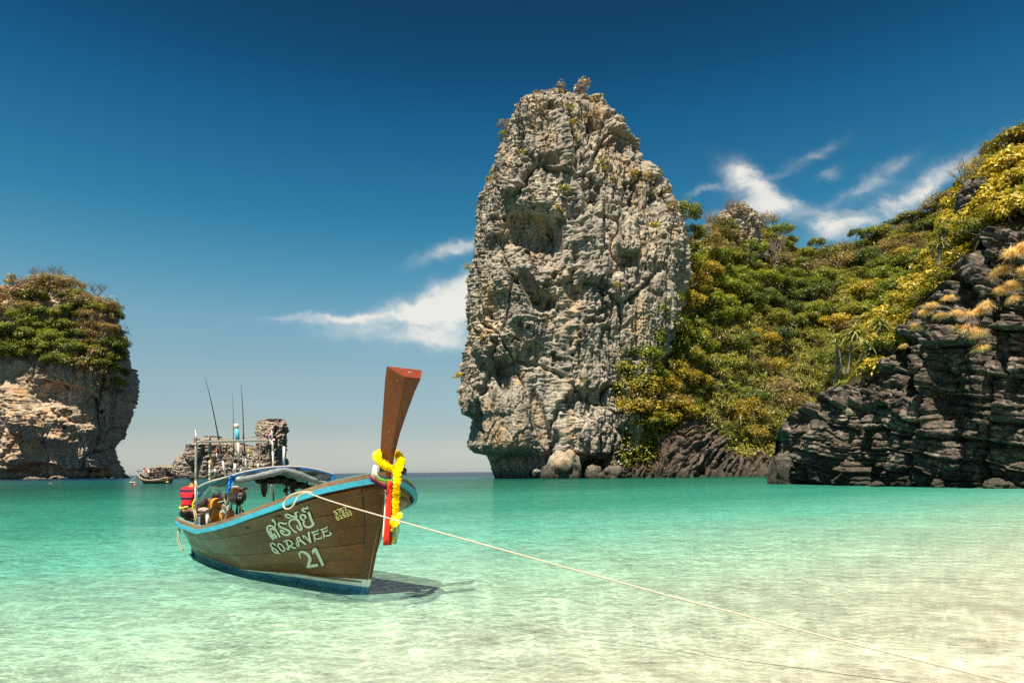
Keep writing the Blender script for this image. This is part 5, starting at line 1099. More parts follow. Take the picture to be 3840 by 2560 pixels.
# side tarp hanging from the near pole, and folded blue cloth
up_ = [on_p(u, v, -.775) for u, v in ((739, 1831), (770, 1815), (800, 1804), (835, 1795), (866, 1787))]; dn_ = [on_p(u, v, -.70) for u, v in ((742, 1848), (775, 1838), (802, 1824), (838, 1822), (864, 1806))]
mb = MB(); mb.loft([[tuple(p) for p in up_], [tuple((a + b) / 2 + Vector((0, .03 * math.sin(i * 2.1), 0))) for i, (a, b) in enumerate(zip(up_, dn_))], [tuple(p) for p in dn_]]); mb.build('side_tarp', M_TARP, boat, True, solid=.006)
netp = [[(784, 1821), (800, 1823), (818, 1824), (832, 1825), (848, 1826)], [(783, 1832), (796, 1836), (815, 1840), (830, 1844), (845, 1840)], [(786, 1840), (795, 1843), (812, 1847), (828, 1852), (841, 1854)]]
mb = MB(); mb.loft([[tuple(on_p(u, v, -.83 + .03 * math.sin(i * 2 + j))) for i, (u, v) in enumerate(r)] for j, r in enumerate(netp)])
netq = [[(784, 1821), (788, 1830), (790, 1842)], [(765, 1846), (770, 1854), (774, 1861)], [(745, 1868), (752, 1877), (758, 1876)], [(726, 1886), (732, 1892), (737, 1891)]]
mb.loft([[tuple(on_p(u, v, -.84 + .025 * math.sin(i * 3 + j * 2))) for i, (u, v) in enumerate(r)] for j, r in enumerate(netq)])
nt = mb.build('shade_net', M_NET, None, True); nt.matrix_world = Matrix.Translation(BOW) @ Matrix.Rotation(BROT, 4, 'Z'); tag(nt, 'torn green shade net draped under the side of the boat canopy', 'net')
def world_place(o): o.matrix_world = Matrix.Translation(BOW) @ Matrix.Rotation(BROT, 4, 'Z'); return o
def thing_mesh(mb, name, m, label, cat, group=None, smooth_=True, **k):
    return tag(world_place(mb.build(name, m, None, smooth_, **k)), label, cat, group)
def thing_root(name, label, cat, group=None, at=(0, 0, 0)):
    o = empty(name, (0, 0, 0), label, cat, group); world_place(o); return o
# gear slung under the canopy roof
M_VEST = worn('dark_folded_vests', (.020, .024, .026), (.05, .045, .035), 9, .8, .2)
for i, (u, v, w, h) in enumerate(((985, 1800, .12, .07), (1020, 1797, .13, .08), (1050, 1797, .12, .075), (1085, 1806, .12, .07), (1120, 1818, .13, .06), (1160, 1828, .14, .05))):
    c_ = on_s(u, v, -3.0); mb = MB(); mb.ball(tuple(c_), .20, w, h, 10, 6); thing_mesh(mb, 'life_vest', M_VEST, ['leftmost', 'second', 'third', 'fourth', 'fifth', 'rightmost'][i] + ' dark folded life vest stowed under the canopy, counted from the left', 'life vest', 'dark life vests stowed under the canopy')
mb = MB(); c_ = on_s(990, 1815, -2.7); mb.loft([[tuple(c_ + Vector((0.012 * sx, w * sy, z))) for sx, sy in ((-1, -1), (1, -1), (1, 1), (-1, 1))] for z, w in ((.06, .045), (.0, .052), (-.10, .048), (-.18, .026), (-.205, .008))], True, True)
thing_mesh(mb, 'swim_fin', M_BLACK, 'black swim fin hanging blade down from the middle of the canopy', 'swim fin')
tb('hanging_line', [on_p(1018, 1815, .6), on_p(1014, 1845, .6), on_p(1009, 1892, .6)], .007, M_ROPE); tb('hanging_line', [on_p(1015, 1836, .6), on_p(1006, 1868, .6), on_p(998, 1895, .6)], .005, M_ROPE)
for i, (u, v) in enumerate(((1072, 1838), (1096, 1830), (1098, 1842))):
    mb = MB(); c_ = on_p(u, v, .45); mb.ball(tuple(c_), .05, .05, .045, 8, 6); mb.tube([tuple(c_), tuple(c_ + Vector((.14, .02, .02 - .03 * i)))], .012, 6); mb.build('pulley_block', M_IRON, boat, True)

# the long tail engine on its stand
E0 = lambda u, v, p=.05: on_p(u, v, p)
eng = thing_root('longtail_engine', 'oily engine with brown casing on a tube stand in the boat stern', 'engine')
mb = MB(); c_ = E0(893, 1858); mb.box(tuple(c_), .26, .20, .13); mb.box(tuple(c_ + Vector((-.02, 0, -.10))), .18, .15, .10); mb.ball(tuple(c_ + Vector((.17, 0, -.02))), .06, .09, .09, 10, 6); mb.ball(tuple(c_ + Vector((-.18, 0, -.03))), .07, .10, .10, 10, 6); mb.build('engine_block', M_IRON, eng, bevel=.015)
mb = MB(); c_ = E0(888, 1841); mb.box(tuple(c_), .28, .20, .13); mb.build('brown_casing', M_BROWNBOX, eng, bevel=.012)
mb = MB(); mb.box(tuple(E0(875, 1826)), .15, .14, .05); mb.build('white_plate', M_WHITE, eng, bevel=.006)
tb('tiller_bar', [E0(862, 1834), E0(895, 1833), E0(926, 1831)], .017, M_BROWNBOX, eng)
tb('exhaust_pipe', [E0(880, 1865), E0(862, 1848), E0(848, 1836)], .022, M_IRON, eng)
for a, b in (((880, 1862), (918, 1928)), ((888, 1860), (890, 1930)), ((898, 1862), (884, 1925)), ((868, 1862), (868, 1925)), ((900, 1868), (900, 1930))): tb('stand_leg', [E0(*a), E0(*b)], .016, M_IRON, eng, sm=0)
mb = MB(); mb.ball(tuple(E0(898, 1863, -.15)), .035, .035, .04, 8, 6); mb.build('chrome_cap', mat('chrome', (.7, .7, .68), .25, .5, .8), eng, True)
for k in range(3): tb('fuel_hose', [E0(850 + 8 * k, 1838), E0(846 + 10 * k, 1866), E0(862 + 8 * k, 1880), E0(872 + 9 * k, 1868)], .010, M_BLACK, eng)
M_DK = worn('dark_machinery', (.02, .022, .02), (.06, .05, .04), 14, .6, .3)
mb = MB()
for u, v, r in ((790, 1880, .12), (815, 1856, .10), (842, 1868, .10), (772, 1895, .09)): mb.ball(tuple(on_p(u, v, .25)), r * 1.2, r, r, 8, 6)
mb.build('gearbox', M_DK, eng, True)

# orange floats, hose, box, ropes by the stern
def float_slab(u, v, p, hw, hh, th, label, rot=0.0):
    c_ = on_p(u, v, p); rows = []
    for a in np.linspace(-PI / 2, PI / 2, 9):
        o = th * math.sin(a); k = math.cos(a) ** .45 if abs(math.cos(a)) > 1e-3 else .02; ring = []
        for t in np.linspace(0, 2 * PI, 20, endpoint=False):
            x = hw * k * np.sign(math.cos(t)) * abs(math.cos(t)) ** .7; z = hh * (k if True else 1) * np.sign(math.sin(t)) * abs(math.sin(t)) ** (.75 if math.sin(t) > 0 else .25); ring.append(tuple(c_ + Vector((x * math.cos(rot), o + x * math.sin(rot), z))))
        rows.append(ring)
    mb = MB(); mb.loft(rows, True, True); return mb, c_
fr = thing_root('orange_float', 'tall rounded orange plastic float standing behind the near rail of the boat stern', 'float')
mb, c_ = float_slab(810, 1914, -.42, .125, .225, .10, ''); mb.build('shell', M_ORANGE, fr, True)
mb = MB(); mb.tube([tuple(c_ + Vector((-.02, -.10, .17))), tuple(c_ + Vector((-.025, -.108, 0))), tuple(c_ + Vector((-.02, -.104, -.2)))], .012, 6); mb.build('groove', worn('groove_shade', (.16, .055, .01), (.10, .04, .01), 10), fr, True)  # shadow line down the shell, put in as a dark coloured tube
mb, c2 = float_slab(851, 1930, -.50, .10, .10, .08, '', .5); thing_mesh(mb, 'orange_float', M_ORANGE, 'small low orange float lying right of the tall orange float', 'float')
hs = thing_mesh(MB().tube([tuple(Vector(q)) for q in crom([tuple(on_p(u, v, -.58)) for u, v in ((790, 1958), (787, 1925), (796, 1906), (812, 1904), (828, 1915), (834, 1923))], 5)], .022, 8), 'water_hose', M_HOSE, 'brown hose arching in front of the tall orange float', 'hose')
thing_mesh(MB().tube([tuple(on_p(830, 1918, -.60)), tuple(on_p(856, 1924, -.60))], .026, 10), 'cream_pipe', worn('cream_pipe_plastic', (.66, .52, .36), (.5, .38, .26), 12), 'short cream pipe at the end of the brown hose', 'pipe')
thing_mesh(MB().tube([tuple(on_p(780, 1928, -.60)), tuple(on_p(778, 1945, -.61)), tuple(on_p(778, 1972, -.62))], .030, 10), 'white_fender', M_WHITE, 'white tube fender standing left of the tall orange float', 'fender')
bx = thing_root('blue_box', 'small box with a blue panel and wooden frame in the boat stern', 'box')
c_ = on_p(755, 1955, -.58); mb = MB(); mb.box(tuple(c_), .13, .06, .24); mb.build('panel', worn('faded_blue_panel', (.10, .24, .46), (.16, .32, .52), 10), bx)
mb = MB()
for dx in (-.075, .075): mb.box(tuple(c_ + Vector((dx, -.005, 0))), .022, .08, .26)
mb.box(tuple(c_ + Vector((0, -.005, .13))), .17, .08, .022); mb.build('wood_frame', M_CAP, bx, bevel=.003)
def coil(cx, n, r, label, m=M_ROPE, th=.012, sq=.5):
    c_ = cx; pts = []; rr = np.random.default_rng(n + int(r * 100))
    for i in range(n * 9):
        a = 2 * PI * i / 9; k = r * (.75 + .35 * rr.random()); pts.append(tuple(c_ + Vector((k * math.cos(a), k * math.sin(a) * .7, (rr.random() - .5) * r * sq * 2))))
    mb = MB(); mb.tube(crom(pts, 2), th, 5); return mb
thing_mesh(coil(on_p(847, 1908, -.66), 6, .075, '', sq=.9), 'rope_bundle', M_ROPE, 'tangled bundle of pale rope tied to the canopy post above the floats', 'rope')
mb = MB()
for q in (((846, 1890), (842, 1862), (846, 1835), (845, 1795)), ((850, 1885), (855, 1865), (852, 1850), (846, 1838)), ((838, 1920), (832, 1940), (830, 1955)), ((852, 1925), (846, 1940), (838, 1955)), ((819, 1883), (828, 1880), (838, 1878), (842, 1868))): mb.tube(crom([tuple(on_p(u, v, -.68)) for u, v in q], 4), .009, 5)
mb.build('tie_line', M_ROPE, boat, True)
thing_mesh(coil(on_p(712, 1966, -.25), 5, .14, '', sq=.25), 'rope_coil', M_ROPE, 'flat coil of pale rope lying on the stern deck at the feet of the man', 'rope')
mb = MB()
for q in (((715, 1957), (690, 1958), (674, 1972), (667, 2000), (668, 2030), (680, 2060), (684, 2066)), ((700, 1960), (682, 1968), (672, 1995), (674, 2030), (688, 2063))): mb.tube(crom([tuple(at_d(u, v, 13.35)) for u, v in q], 5), .013, 6)
thing_mesh(mb, 'stern_line', M_ROPE, 'loop of pale rope trailing from the boat stern into the water', 'rope')
mb = MB()
for q in (((736, 1880), (731, 1905), (737, 1935), (730, 1968)), ((728, 1893), (722, 1900), (726, 1915), (731, 1940), (731, 1950)), ((741, 1845), (739, 1862), (734, 1880))): mb.tube(crom([tuple(on_p(u, v, -.76)) for u, v in q], 4), .010, 5)
for v in (1815, 1819, 1823): mb.tube([tuple(on_p(735 + 4.5 * math.cos(a), v + 1.5 * math.sin(a), -.745)) for a in np.linspace(0, 2 * PI, 9)], .007, 5)
mb.build('lashing', worn('yellowish_lashing', (.62, .50, .26), (.48, .38, .2), 20), boat, True)
mb = MB()
for u, v in ((729, 1876), (725, 1884), (722, 1893), (723, 1903)): mb.ball(tuple(on_p(u, v, -.80)), .018, .012, .028, 6, 5)
mb.build('yellow_tape', mat('yellow_tape', (.80, .62, .02), .5), boat, True)
cl = thing_root('striped_cloth', 'crumpled red and white striped cloth behind the stern frame', 'cloth')
def stripe_mat(name, cols, axis, freq, rough=.8):
    m = bpy.data.materials.new(name); m.use_nodes = True; N = NT(m.node_tree); tc = N.n('ShaderNodeTexCoord').outputs['Object']
    w = N.noise(tc, 6.0, 2, .5); t = N.math('ADD', N.xyz(tc)[axis], N.math('MULTIPLY', w, .02))
    f = N.math('FRACT', N.math('MULTIPLY', t, freq)); st_ = [(i / len(cols), c) for i, c in enumerate(cols)]
    col = N.ramp(f, st_, 'CONSTANT'); fab = N.noise(tc, 30, 4, .6)
    b = N.n('ShaderNodeBsdfPrincipled', {'Base Color': col, 'Roughness': rough, 'Specular IOR Level': .1, 'Normal': N.n('ShaderNodeBump', {'Height': N.math('ADD', fab, N.math('MULTIPLY', w, 3.0)), 'Strength': .5, 'Distance': .02}).outputs[0]})
    N.n('ShaderNodeOutputMaterial', {'Surface': b.outputs[0]}); return m
c_ = on_p(765, 1912, -.2); mb = MB(); mb.ball(tuple(c_), .17, .10, .055, 12, 8); mb.build('folds', stripe_mat('striped_fabric', [(.62, .55, .46), (.10, .03, .03), (.62, .55, .46), (.45, .03, .03)], 0, 14), cl, True)
thing_mesh(MB().ball(tuple(on_p(747, 1850, -.45)), .07, .06, .085, 10, 8), 'blue_bag', M_BTARP, 'blue bag hanging inside the boat behind the stern pole', 'bag')
thing_mesh(MB().ball(tuple(on_p(762, 1885, -.1)), .09, .08, .12, 10, 8), 'dark_bag', worn('maroon_bag_cloth', (.06, .03, .035), (.10, .05, .05), 8), 'dark maroon bag above the striped cloth', 'bag')

# rods, flags and odds on the frame
M_ROD = mat('black_rod', (.015, .014, .016), .35, .5)
RW = ['left rod, leaning furthest and tallest against the sky', 'thin middle rod, faintest against the sky', 'right rod standing straightest on the frame']
for i, (tip, knee, base, d, rt, rb) in enumerate((((768.5, 1411.6), (822, 1655), (846, 1790), 12.5, .0055, .020), ((870.5, 1467), (875, 1650), (880, 1775), 12.9, .0035, .012), ((903, 1439), (914, 1650), (925, 1772), 12.6, .0055, .018))):
    r_ = thing_root('fishing_rod', f'black fishing rod with pale grip, the {RW[i]}', 'fishing rod', 'fishing rods on the longtail boat')
    a, k, b = at_d(*tip, d), at_d(*knee, d), at_d(*base, d); m1 = a.lerp(k, .45) + Vector((.0, .01, .012))
    tb('blank', [a, m1, k], [rt * .7 + (rb * .7 - rt * .7) * j / 8 for j in range(9)], M_ROD, r_, 6)
    g1 = k.lerp(b, .42); tb('fore_grip', [k, g1], rb * .8, M_BLACK, r_, 8, 0); tb('butt', [g1, b], rb, M_WHITE, r_, 8, 0)
    for t in (0.02, .12, .24, .37, .51, .66, .82):
        c_ = a.lerp(k, t); mb = MB(); rr = .008 + .012 * t; mb.tube([tuple(c_ + Vector((rr * math.cos(w), .004, rr * math.sin(w) - rr))) for w in np.linspace(0, 2 * PI, 9)], .0028, 4); mb.build('line_guide', M_GALV, r_)
    mb = MB(); c_ = g1 + Vector((.0, -.02, .0)); mb.ball(tuple(c_), .045, .03, .045, 8, 6); mb.tube([tuple(c_), tuple(c_ + Vector((.05, -.06, .02)))], .008, 5); mb.build('reel', M_DK, r_, True)
    tb('line', [a, a.lerp(k, .5) + Vector((-.02, 0, 0)), g1 + Vector((0, -.03, 0))], .0016, M_WHITE, r_, 4)
t_ = thing_root('rod_tube', 'upright turquoise and white plastic tube with cream cap on the stern frame', 'tube')
a, b, c_, d_ = at_d(885, 1590, 12.5), at_d(888, 1604, 12.5), at_d(892, 1652, 12.5), at_d(897, 1722, 12.5)
tb('cap', [a, b], .042, worn('cream_cap', (.72, .66, .48), (.6, .52, .36), 15), t_, 10, 0); tb('sleeve', [b, c_], .036, mat('turquoise_plastic', (.10, .50, .62), .4), t_, 10, 0); tb('stem', [c_, d_], .024, M_WHITE, t_, 10, 0)
for u, v0, v1, r in ((881, 1738, 1775, .026), (924, 1735, 1768, .024), (967, 1738, 1757, .020), (900, 1757, 1772, .018), (907, 1755, 1772, .022)): tb('rod_holder', [at_d(u, v0, 12.7), at_d(u + 1, v1, 12.7)], r, M_WHITE, boat, 10, 0)
p_ = thing_root('black_paddle', 'black leaf shaped paddle blade hanging from the frame crossbar', 'paddle')
c_ = at_d(788, 1682, 12.2); mb = MB(); mb.ball(tuple(c_), .075, .012, .15, 14, 10); mb.build('blade', M_BLACK, p_, True); tb('shaft', [c_ + Vector((0, 0, .13)), c_ + Vector((0, 0, .2))], .018, M_BLACK, p_, 8, 0)
mb = MB()
for k in range(5): mb.tube([tuple(at_d(781 + 15 * j / 8, 1656 + 3.2 * math.sin(j * PI / 8 + k) - k, 12.2)) for j in range(9)], .012, 5)
mb.build('binding', M_BLACK, p_, True)
o_ = thing_root('landing_gaff', 'gaff with an orange handle standing under the black paddle', 'gaff'); tb('handle', [at_d(795, 1710, 12.3), at_d(797, 1755, 12.3)], .026, worn('orange_grip', (.62, .26, .03), (.45, .2, .04), 10), o_, 8, 0); tb('rod', [at_d(797, 1755, 12.3), at_d(799, 1800, 12.3)], .012, M_GALV, o_, 6, 0)
s_ = thing_root('rope_staff', 'thin pole wound with pale cord at the left of the rods', 'pole'); tb('staff', [at_d(786, 1725, 12.1), at_d(785, 1812, 12.1)], .014, M_WHITE, s_, 8, 0)
mb = MB()
for v in (1735, 1752, 1770, 1778, 1796): mb.ball(tuple(at_d(786, v, 12.1)), .024, .024, .02, 8, 5)
mb.build('cord_winding', M_ROPE, s_, True)['kind'] = 'stuff'
g_ = thing_root('spinning_reel', 'green and white reel hanging among the rods', 'reel'); mb = MB(); mb.ball(tuple(at_d(804, 1766, 12.2)), .05, .035, .04, 10, 6); mb.build('spool', mat('white_spool', (.72, .70, .62), .4), g_, True); mb = MB(); mb.ball(tuple(at_d(795, 1775, 12.2)), .045, .035, .045, 8, 6); mb.build('body', mat('green_body', (.01, .14, .07), .4), g_, True)
mb = MB()
for u, v, r in ((805, 1790, .08), (790, 1795, .07), (822, 1785, .06), (840, 1755, .03), (868, 1745, .05), (880, 1728, .04), (916, 1700, .04), (899, 1730, .04), (931, 1708, .03)): mb.ball(tuple(at_d(u, v, 12.6)), r, r * .8, r, 8, 6)
tk = thing_mesh(mb, 'tackle_bundle', M_DK, 'dark bundle of reels and tackle lashed under the rods', 'tackle'); tk['kind'] = 'stuff'
for i, (u, v, c) in enumerate(((812, 1690, (.62, .09, .03)), (813, 1706, (.6, .6, .55)), (932, 1690, (.62, .45, .08)), (931, 1710, (.62, .6, .5)))):
    mb = MB(); c_ = at_d(u, v, 12.45); mb.ball(tuple(c_), .018, .014, .045, 8, 6); mb.tube([tuple(c_ + Vector((0, 0, .04))), tuple(c_ + Vector((-.005, 0, .12)))], .003, 4)
    thing_mesh(mb, 'fishing_lure', mat('lure_paint', c, .35), ['red lure dangling left of the leaning rod', 'white lure under the red lure', 'golden lure dangling right of the straight rod', 'white lure under the golden lure'][i], 'lure')
FC = [(.52, .03, .04), (.72, .70, .66), (.02, .025, .12), (.02, .025, .12), (.72, .70, .66), (.52, .03, .04)]
FM = [mat('flag_red', FC[0], .8), mat('flag_white', FC[1], .8), mat('flag_navy', FC[2], .8)]
def flag(pole, cloth, d, label, sd):
    r_ = thing_root('flag', label, 'flag', 'red white and blue striped flags on the frame'); tb('staff', [at_d(*pole[0], d), at_d(*pole[1], d)], .007, M_WHITE, r_, 6, 0)
    A, B, C_, D_ = [np.array(at_d(u, v, d)) for u, v in cloth]        # along the staff A->B, free edge C->D
    n1, n2 = 12, 10; vs = []
    for i in range(n1 + 1):
        for j in range(n2 + 1):
            t, w = i / n1, j / n2; q = (A * (1 - t) + B * t) * (1 - w) + (C_ * (1 - t) + D_ * t) * w; q = q + np.array([.03 * math.sin(5 * w + 2 * t + sd) * w, .05 * math.sin(7 * w + 3 * t + sd) * w, .012 * math.sin(9 * w + 4 * t) * w]); vs.append(tuple(q))
    m = bpy.data.meshes.new('cloth'); m.from_pydata(vs, [], [(i * (n2 + 1) + j, i * (n2 + 1) + j + 1, (i + 1) * (n2 + 1) + j + 1, (i + 1) * (n2 + 1) + j) for i in range(n1) for j in range(n2)])
    for x in FM: m.materials.append(x)
    for k, p in enumerate(m.polygons): p.material_index = (0, 0, 1, 1, 2, 2, 2, 2, 1, 1, 0, 0)[k // n2]; p.use_smooth = True
    new_obj('cloth', m, r_)
flag(((733, 1611), (735, 1668)), ((733, 1614), (734, 1640), (748, 1652), (718, 1668)), 11.7, 'small striped flag on the left corner of the stern frame', .3)
flag(((1019, 1612), (1022, 1662)), ((1019, 1614), (1021, 1640), (992, 1650), (1034, 1652)), 12.75, 'small striped flag on the right corner of the stern frame, in front of the islet', 1.4)

# ---------------------------------------------------------------- garland, sashes, mooring rope
M_MARI = leaf_mat('marigold_petals', (.88, .70, .008), (.88, .70, .008), (.82, .60, .006), .4)
gar = thing_root('flower_garland', 'thick yellow marigold garland round the prow with a long hanging strand', 'garland')
gr = np.random.default_rng(5)
def bloom(mb, c_, ax, r):
    """one ruffled flower head: three jagged petal rings about axis ax"""
    ax = Vector(ax).normalized(); a = ax.orthogonal().normalized(); b = ax.cross(a); ph = gr.uniform(0, 6)
    for k, (rr, h) in enumerate(((1, -.10), (.92, .18), (.62, .34))):
        vs = [tuple(c_ + ax * r * (h + .12))]
        for j in range(14):
            w = 2 * PI * j / 14 + ph + k; q = r * rr * (1.06 if j % 2 else .80) * gr.uniform(.9, 1.08); vs.append(tuple(c_ + (a * math.cos(w) + b * math.sin(w)) * q + ax * r * (h - .16 + gr.uniform(-.08, .08))))
        mb.add(vs, [(0, 1 + j, 1 + (j + 1) % 14) for j in range(14)])
def strand(pts, r, step, parent, name='bloom'):
    c_ = crom([tuple(p) for p in pts], 8); L = np.concatenate([[0], np.cumsum(np.linalg.norm(np.diff(c_, axis=0), axis=1))])
    for d in np.arange(0, L[-1], step):
        p = Vector([np.interp(d, L, c_[:, k]) for k in range(3)]); q = Vector([np.interp(min(d + .01, L[-1]), L, c_[:, k]) for k in range(3)]); ax = q - p if (q - p).length > 1e-6 else Vector((0, 0, 1))
        mb = MB(); bloom(mb, p + Vector((gr.uniform(-1, 1), gr.uniform(-1, 1), gr.uniform(-1, 1))) * .006, ax + Vector((gr.uniform(-.3, .3), gr.uniform(-.3, .3), gr.uniform(-.3, .3))) * ax.length, r * gr.uniform(.9, 1.1)); mb.build(name, M_MARI, parent)
ring = [at_d(1414, 1716, 8.42), at_d(1432, 1739, 8.40), at_d(1456, 1751, 8.42), at_d(1482, 1760, 8.45), at_d(1499, 1745, 8.62), at_d(1501, 1722, 8.74), at_d(1493, 1706, 8.83), at_d(1460, 1698, 8.95), at_d(1425, 1700, 8.75), at_d(1410, 1708, 8.52)]
strand(ring, .058, .026, gar); strand([at_d(1485, 1762, 8.40), at_d(1489, 1790, 8.38), at_d(1486, 1850, 8.37), at_d(1484, 1900, 8.37), at_d(1485, 1942, 8.37)], .052, .0215, gar)
for u, v, r in ((1494, 1932, .055), (1482, 1942, .055), (1471, 1955, .05), (1478, 1962, .055), (1486, 1957, .05)):
    mb = MB(); bloom(mb, at_d(u, v, 8.35), (0.4, -1, .3), r); bloom(mb, at_d(u, v, 8.36), (-.6, -.6, .5), r * .9); mb.build('bloom', M_MARI, gar)
sash = thing_root('ribbon_sashes', 'bundle of coloured ribbons wound round the bow and hanging under the garland', 'ribbons')
def cloth_mat(name, c): return worn(name, c, (c[0] * .72, c[1] * .72, c[2] * .72), 12, .6, .25, .3, (1, 1, .3))
RC = {'white': cloth_mat('white_ribbon', (.78, .80, .70)), 'mint': cloth_mat('mint_ribbon', (.52, .76, .50)), 'lime': cloth_mat('lime_ribbon', (.22, .52, .04)), 'yellow': cloth_mat('yellow_ribbon', (.78, .60, .03)), 'pink': cloth_mat('pink_ribbon', (.62, .16, .26)), 'crimson': cloth_mat('crimson_ribbon', (.40, .015, .07)), 'navy': cloth_mat('navy_ribbon', (.014, .016, .09)), 'red': cloth_mat('red_ribbon', (.78, .035, .012)), 'blue': cloth_mat('blue_ribbon', (.02, .28, .50)), 'cream': cloth_mat('cream_ribbon', (.72, .64, .5))}
def ribbon(col, top, bot, d, fold=.012):
    """strip between two pixel paths at distances d"""
    n = 14; T = crom(np.array([(u, v, dd) for (u, v), dd in zip(top, d)]), 5); Bm = crom(np.array([(u, v, dd) for (u, v), dd in zip(bot, d)]), 5); rows = []
    for t in np.linspace(0, 1, 7):
        r = T * (1 - t) + Bm * t; rows.append([tuple(at_d(a, b, c - fold * math.sin(t * PI) - fold * .35 * math.sin(t * 15 + i * .35))) for i, (a, b, c) in enumerate(r)])
    mb = MB(); mb.loft(rows); mb.build('ribbon', RC[col], sash, True, solid=.003)
dS = [8.38, 8.33, 8.34, 8.40, 8.46]
def arcs(o0, o1):     # offsets down the bow from the neck, in photo pixels at left / centre
    return [(1388 + 18 * (1 - o0[0]), 1748 + 40 * o0[0]), (1392 + 8 * (1 - o0[0]), 1768 + 34 * o0[1]), (1410, 1786 + 26 * o0[1]), (1430, 1797 + 28 * o0[1]), (1453, 1803 + 34 * o0[1])], [(1388 + 18 * (1 - o1[0]), 1748 + 40 * o1[0]), (1392 + 8 * (1 - o1[0]), 1768 + 34 * o1[1]), (1410, 1786 + 26 * o1[1]), (1430, 1797 + 28 * o1[1]), (1453, 1803 + 34 * o1[1])]
for k, (col, a, b) in enumerate((('navy', (.95, .80), (1.06, 1.06)), ('crimson', (.80, .56), (.96, .82)), ('pink', (.62, .38), (.82, .58)), ('cream', (.45, .24), (.64, .40)), ('yellow', (.30, .12), (.48, .26)), ('mint', (.05, -.12), (.34, .14)))):
    t_, b_ = arcs(a, b); ribbon(col, t_, b_, [x - .006 * k for x in dS])
ribbon('white', [(1402, 1742), (1396, 1760), (1402, 1780), (1416, 1792)], [(1420, 1748), (1414, 1764), (1416, 1778), (1428, 1790)], [8.33, 8.30, 8.29, 8.33])
ribbon('lime', [(1418, 1790), (1440, 1796), (1462, 1797), (1478, 1796)], [(1420, 1797), (1440, 1803), (1462, 1803), (1478, 1802)], [8.30, 8.32, 8.36, 8.40]); ribbon('lime', [(1498, 1793), (1510, 1787), (1522, 1782)], [(1499, 1801), (1512, 1795), (1524, 1786)], [8.45, 8.55, 8.7])
for side_cols in (('navy', 1520, 1800), ('pink', 1512, 1796)):
    pass
def hang(col, u0, v0, u1, v1, w0, w1, d, tw=.3):
    T = [(u0 - w0 / 2, v0), ((u0 + u1) / 2 - (w0 + w1) / 4 + 1, (v0 + v1) / 2), (u1 - w1 / 2, v1)]; Bm = [(u0 + w0 / 2, v0), ((u0 + u1) / 2 + (w0 + w1) / 4 + 1, (v0 + v1) / 2), (u1 + w1 / 2, v1)]
    ribbon(col, T, Bm, [d, d - .01, d - .015], .02)
hang('white', 1448, 1830, 1437, 2024, 8, 9, 8.47); hang('red', 1462, 1803, 1449, 2044, 18, 26, 8.40); hang('crimson', 1468, 1850, 1461, 2043, 10, 14, 8.45); hang('blue', 1470, 1880, 1468, 2012, 12, 16, 8.46); hang('yellow', 1474, 1930, 1471, 1992, 14, 14, 8.41); hang('yellow', 1476, 1940, 1474, 2036, 16, 18, 8.47); hang('navy', 1484, 1940, 1480, 2038, 12, 12, 8.52); hang('lime', 1488, 1938, 1484, 2000, 12, 14, 8.46); hang('mint', 1489, 1950, 1487, 2018, 8, 13, 8.43); hang('lime', 1493, 1945, 1494, 1998, 6, 5, 8.5)
mb = MB(); c_ = at_d(1508, 1764, 8.75)
mb.ball(tuple(c_), .05, .06, .055, 10, 8)
for k in range(40):
    d_ = Vector((gr.normal(), gr.normal(), gr.normal())).normalized(); mb.tube([tuple(c_ + d_ * .045), tuple(c_ + d_ * gr.uniform(.07, .10))], [.006, .001], 4)
thing_mesh(mb, 'dark_tuft', worn('dark_brown_fibre', (.045, .022, .012), (.08, .04, .02), 20), 'dark brown fibrous tuft tied behind the prow garland', 'tuft')

rope = thing_root('mooring_rope', 'long pale mooring rope stretched from a loop on the boat rail towards the beach', 'rope')
def hull_d(u, v, lift=.02):
    q = on_hull(u, v, lift); return q if q is not None else None
lp = [(1172, 1846, 8.25), (1148, 1843, 8.33), (1128, 1845, 8.36), (1105, 1850, 8.40), (1085, 1861, 8.45), (1069, 1878, 8.48), (1063, 1895, 8.45), (1070, 1906, 8.38), (1085, 1906, 8.34), (1098, 1896, 8.32), (1108, 1880, 8.33), (1117, 1864, 8.34), (1130, 1852, 8.32), (1150, 1846, 8.28)]
tb('loop', [at_d(*q) for q in lp], .0105, M_ROPE, rope, 7, 4)
mr = []
for t in np.linspace(0, 1, 40):
    u = 1150 + (3960 - 1150) * t; s_t = 1150 + 2810 * t
    v = np.interp(s_t, [1150, 1250, 1350, 1455, 2000, 2520, 3200, 3840, 3960], [1846, 1882, 1911, 1941, 2092.5, 2236, 2413, 2572, 2602]); d_ = 1 / np.interp(t, [0, 1], [1 / 8.22, 1 / 4.62]); mr.append(tuple(at_d(u, v, d_)))
tb('rope_line', mr, .0082, M_ROPE, rope, 7, 0)

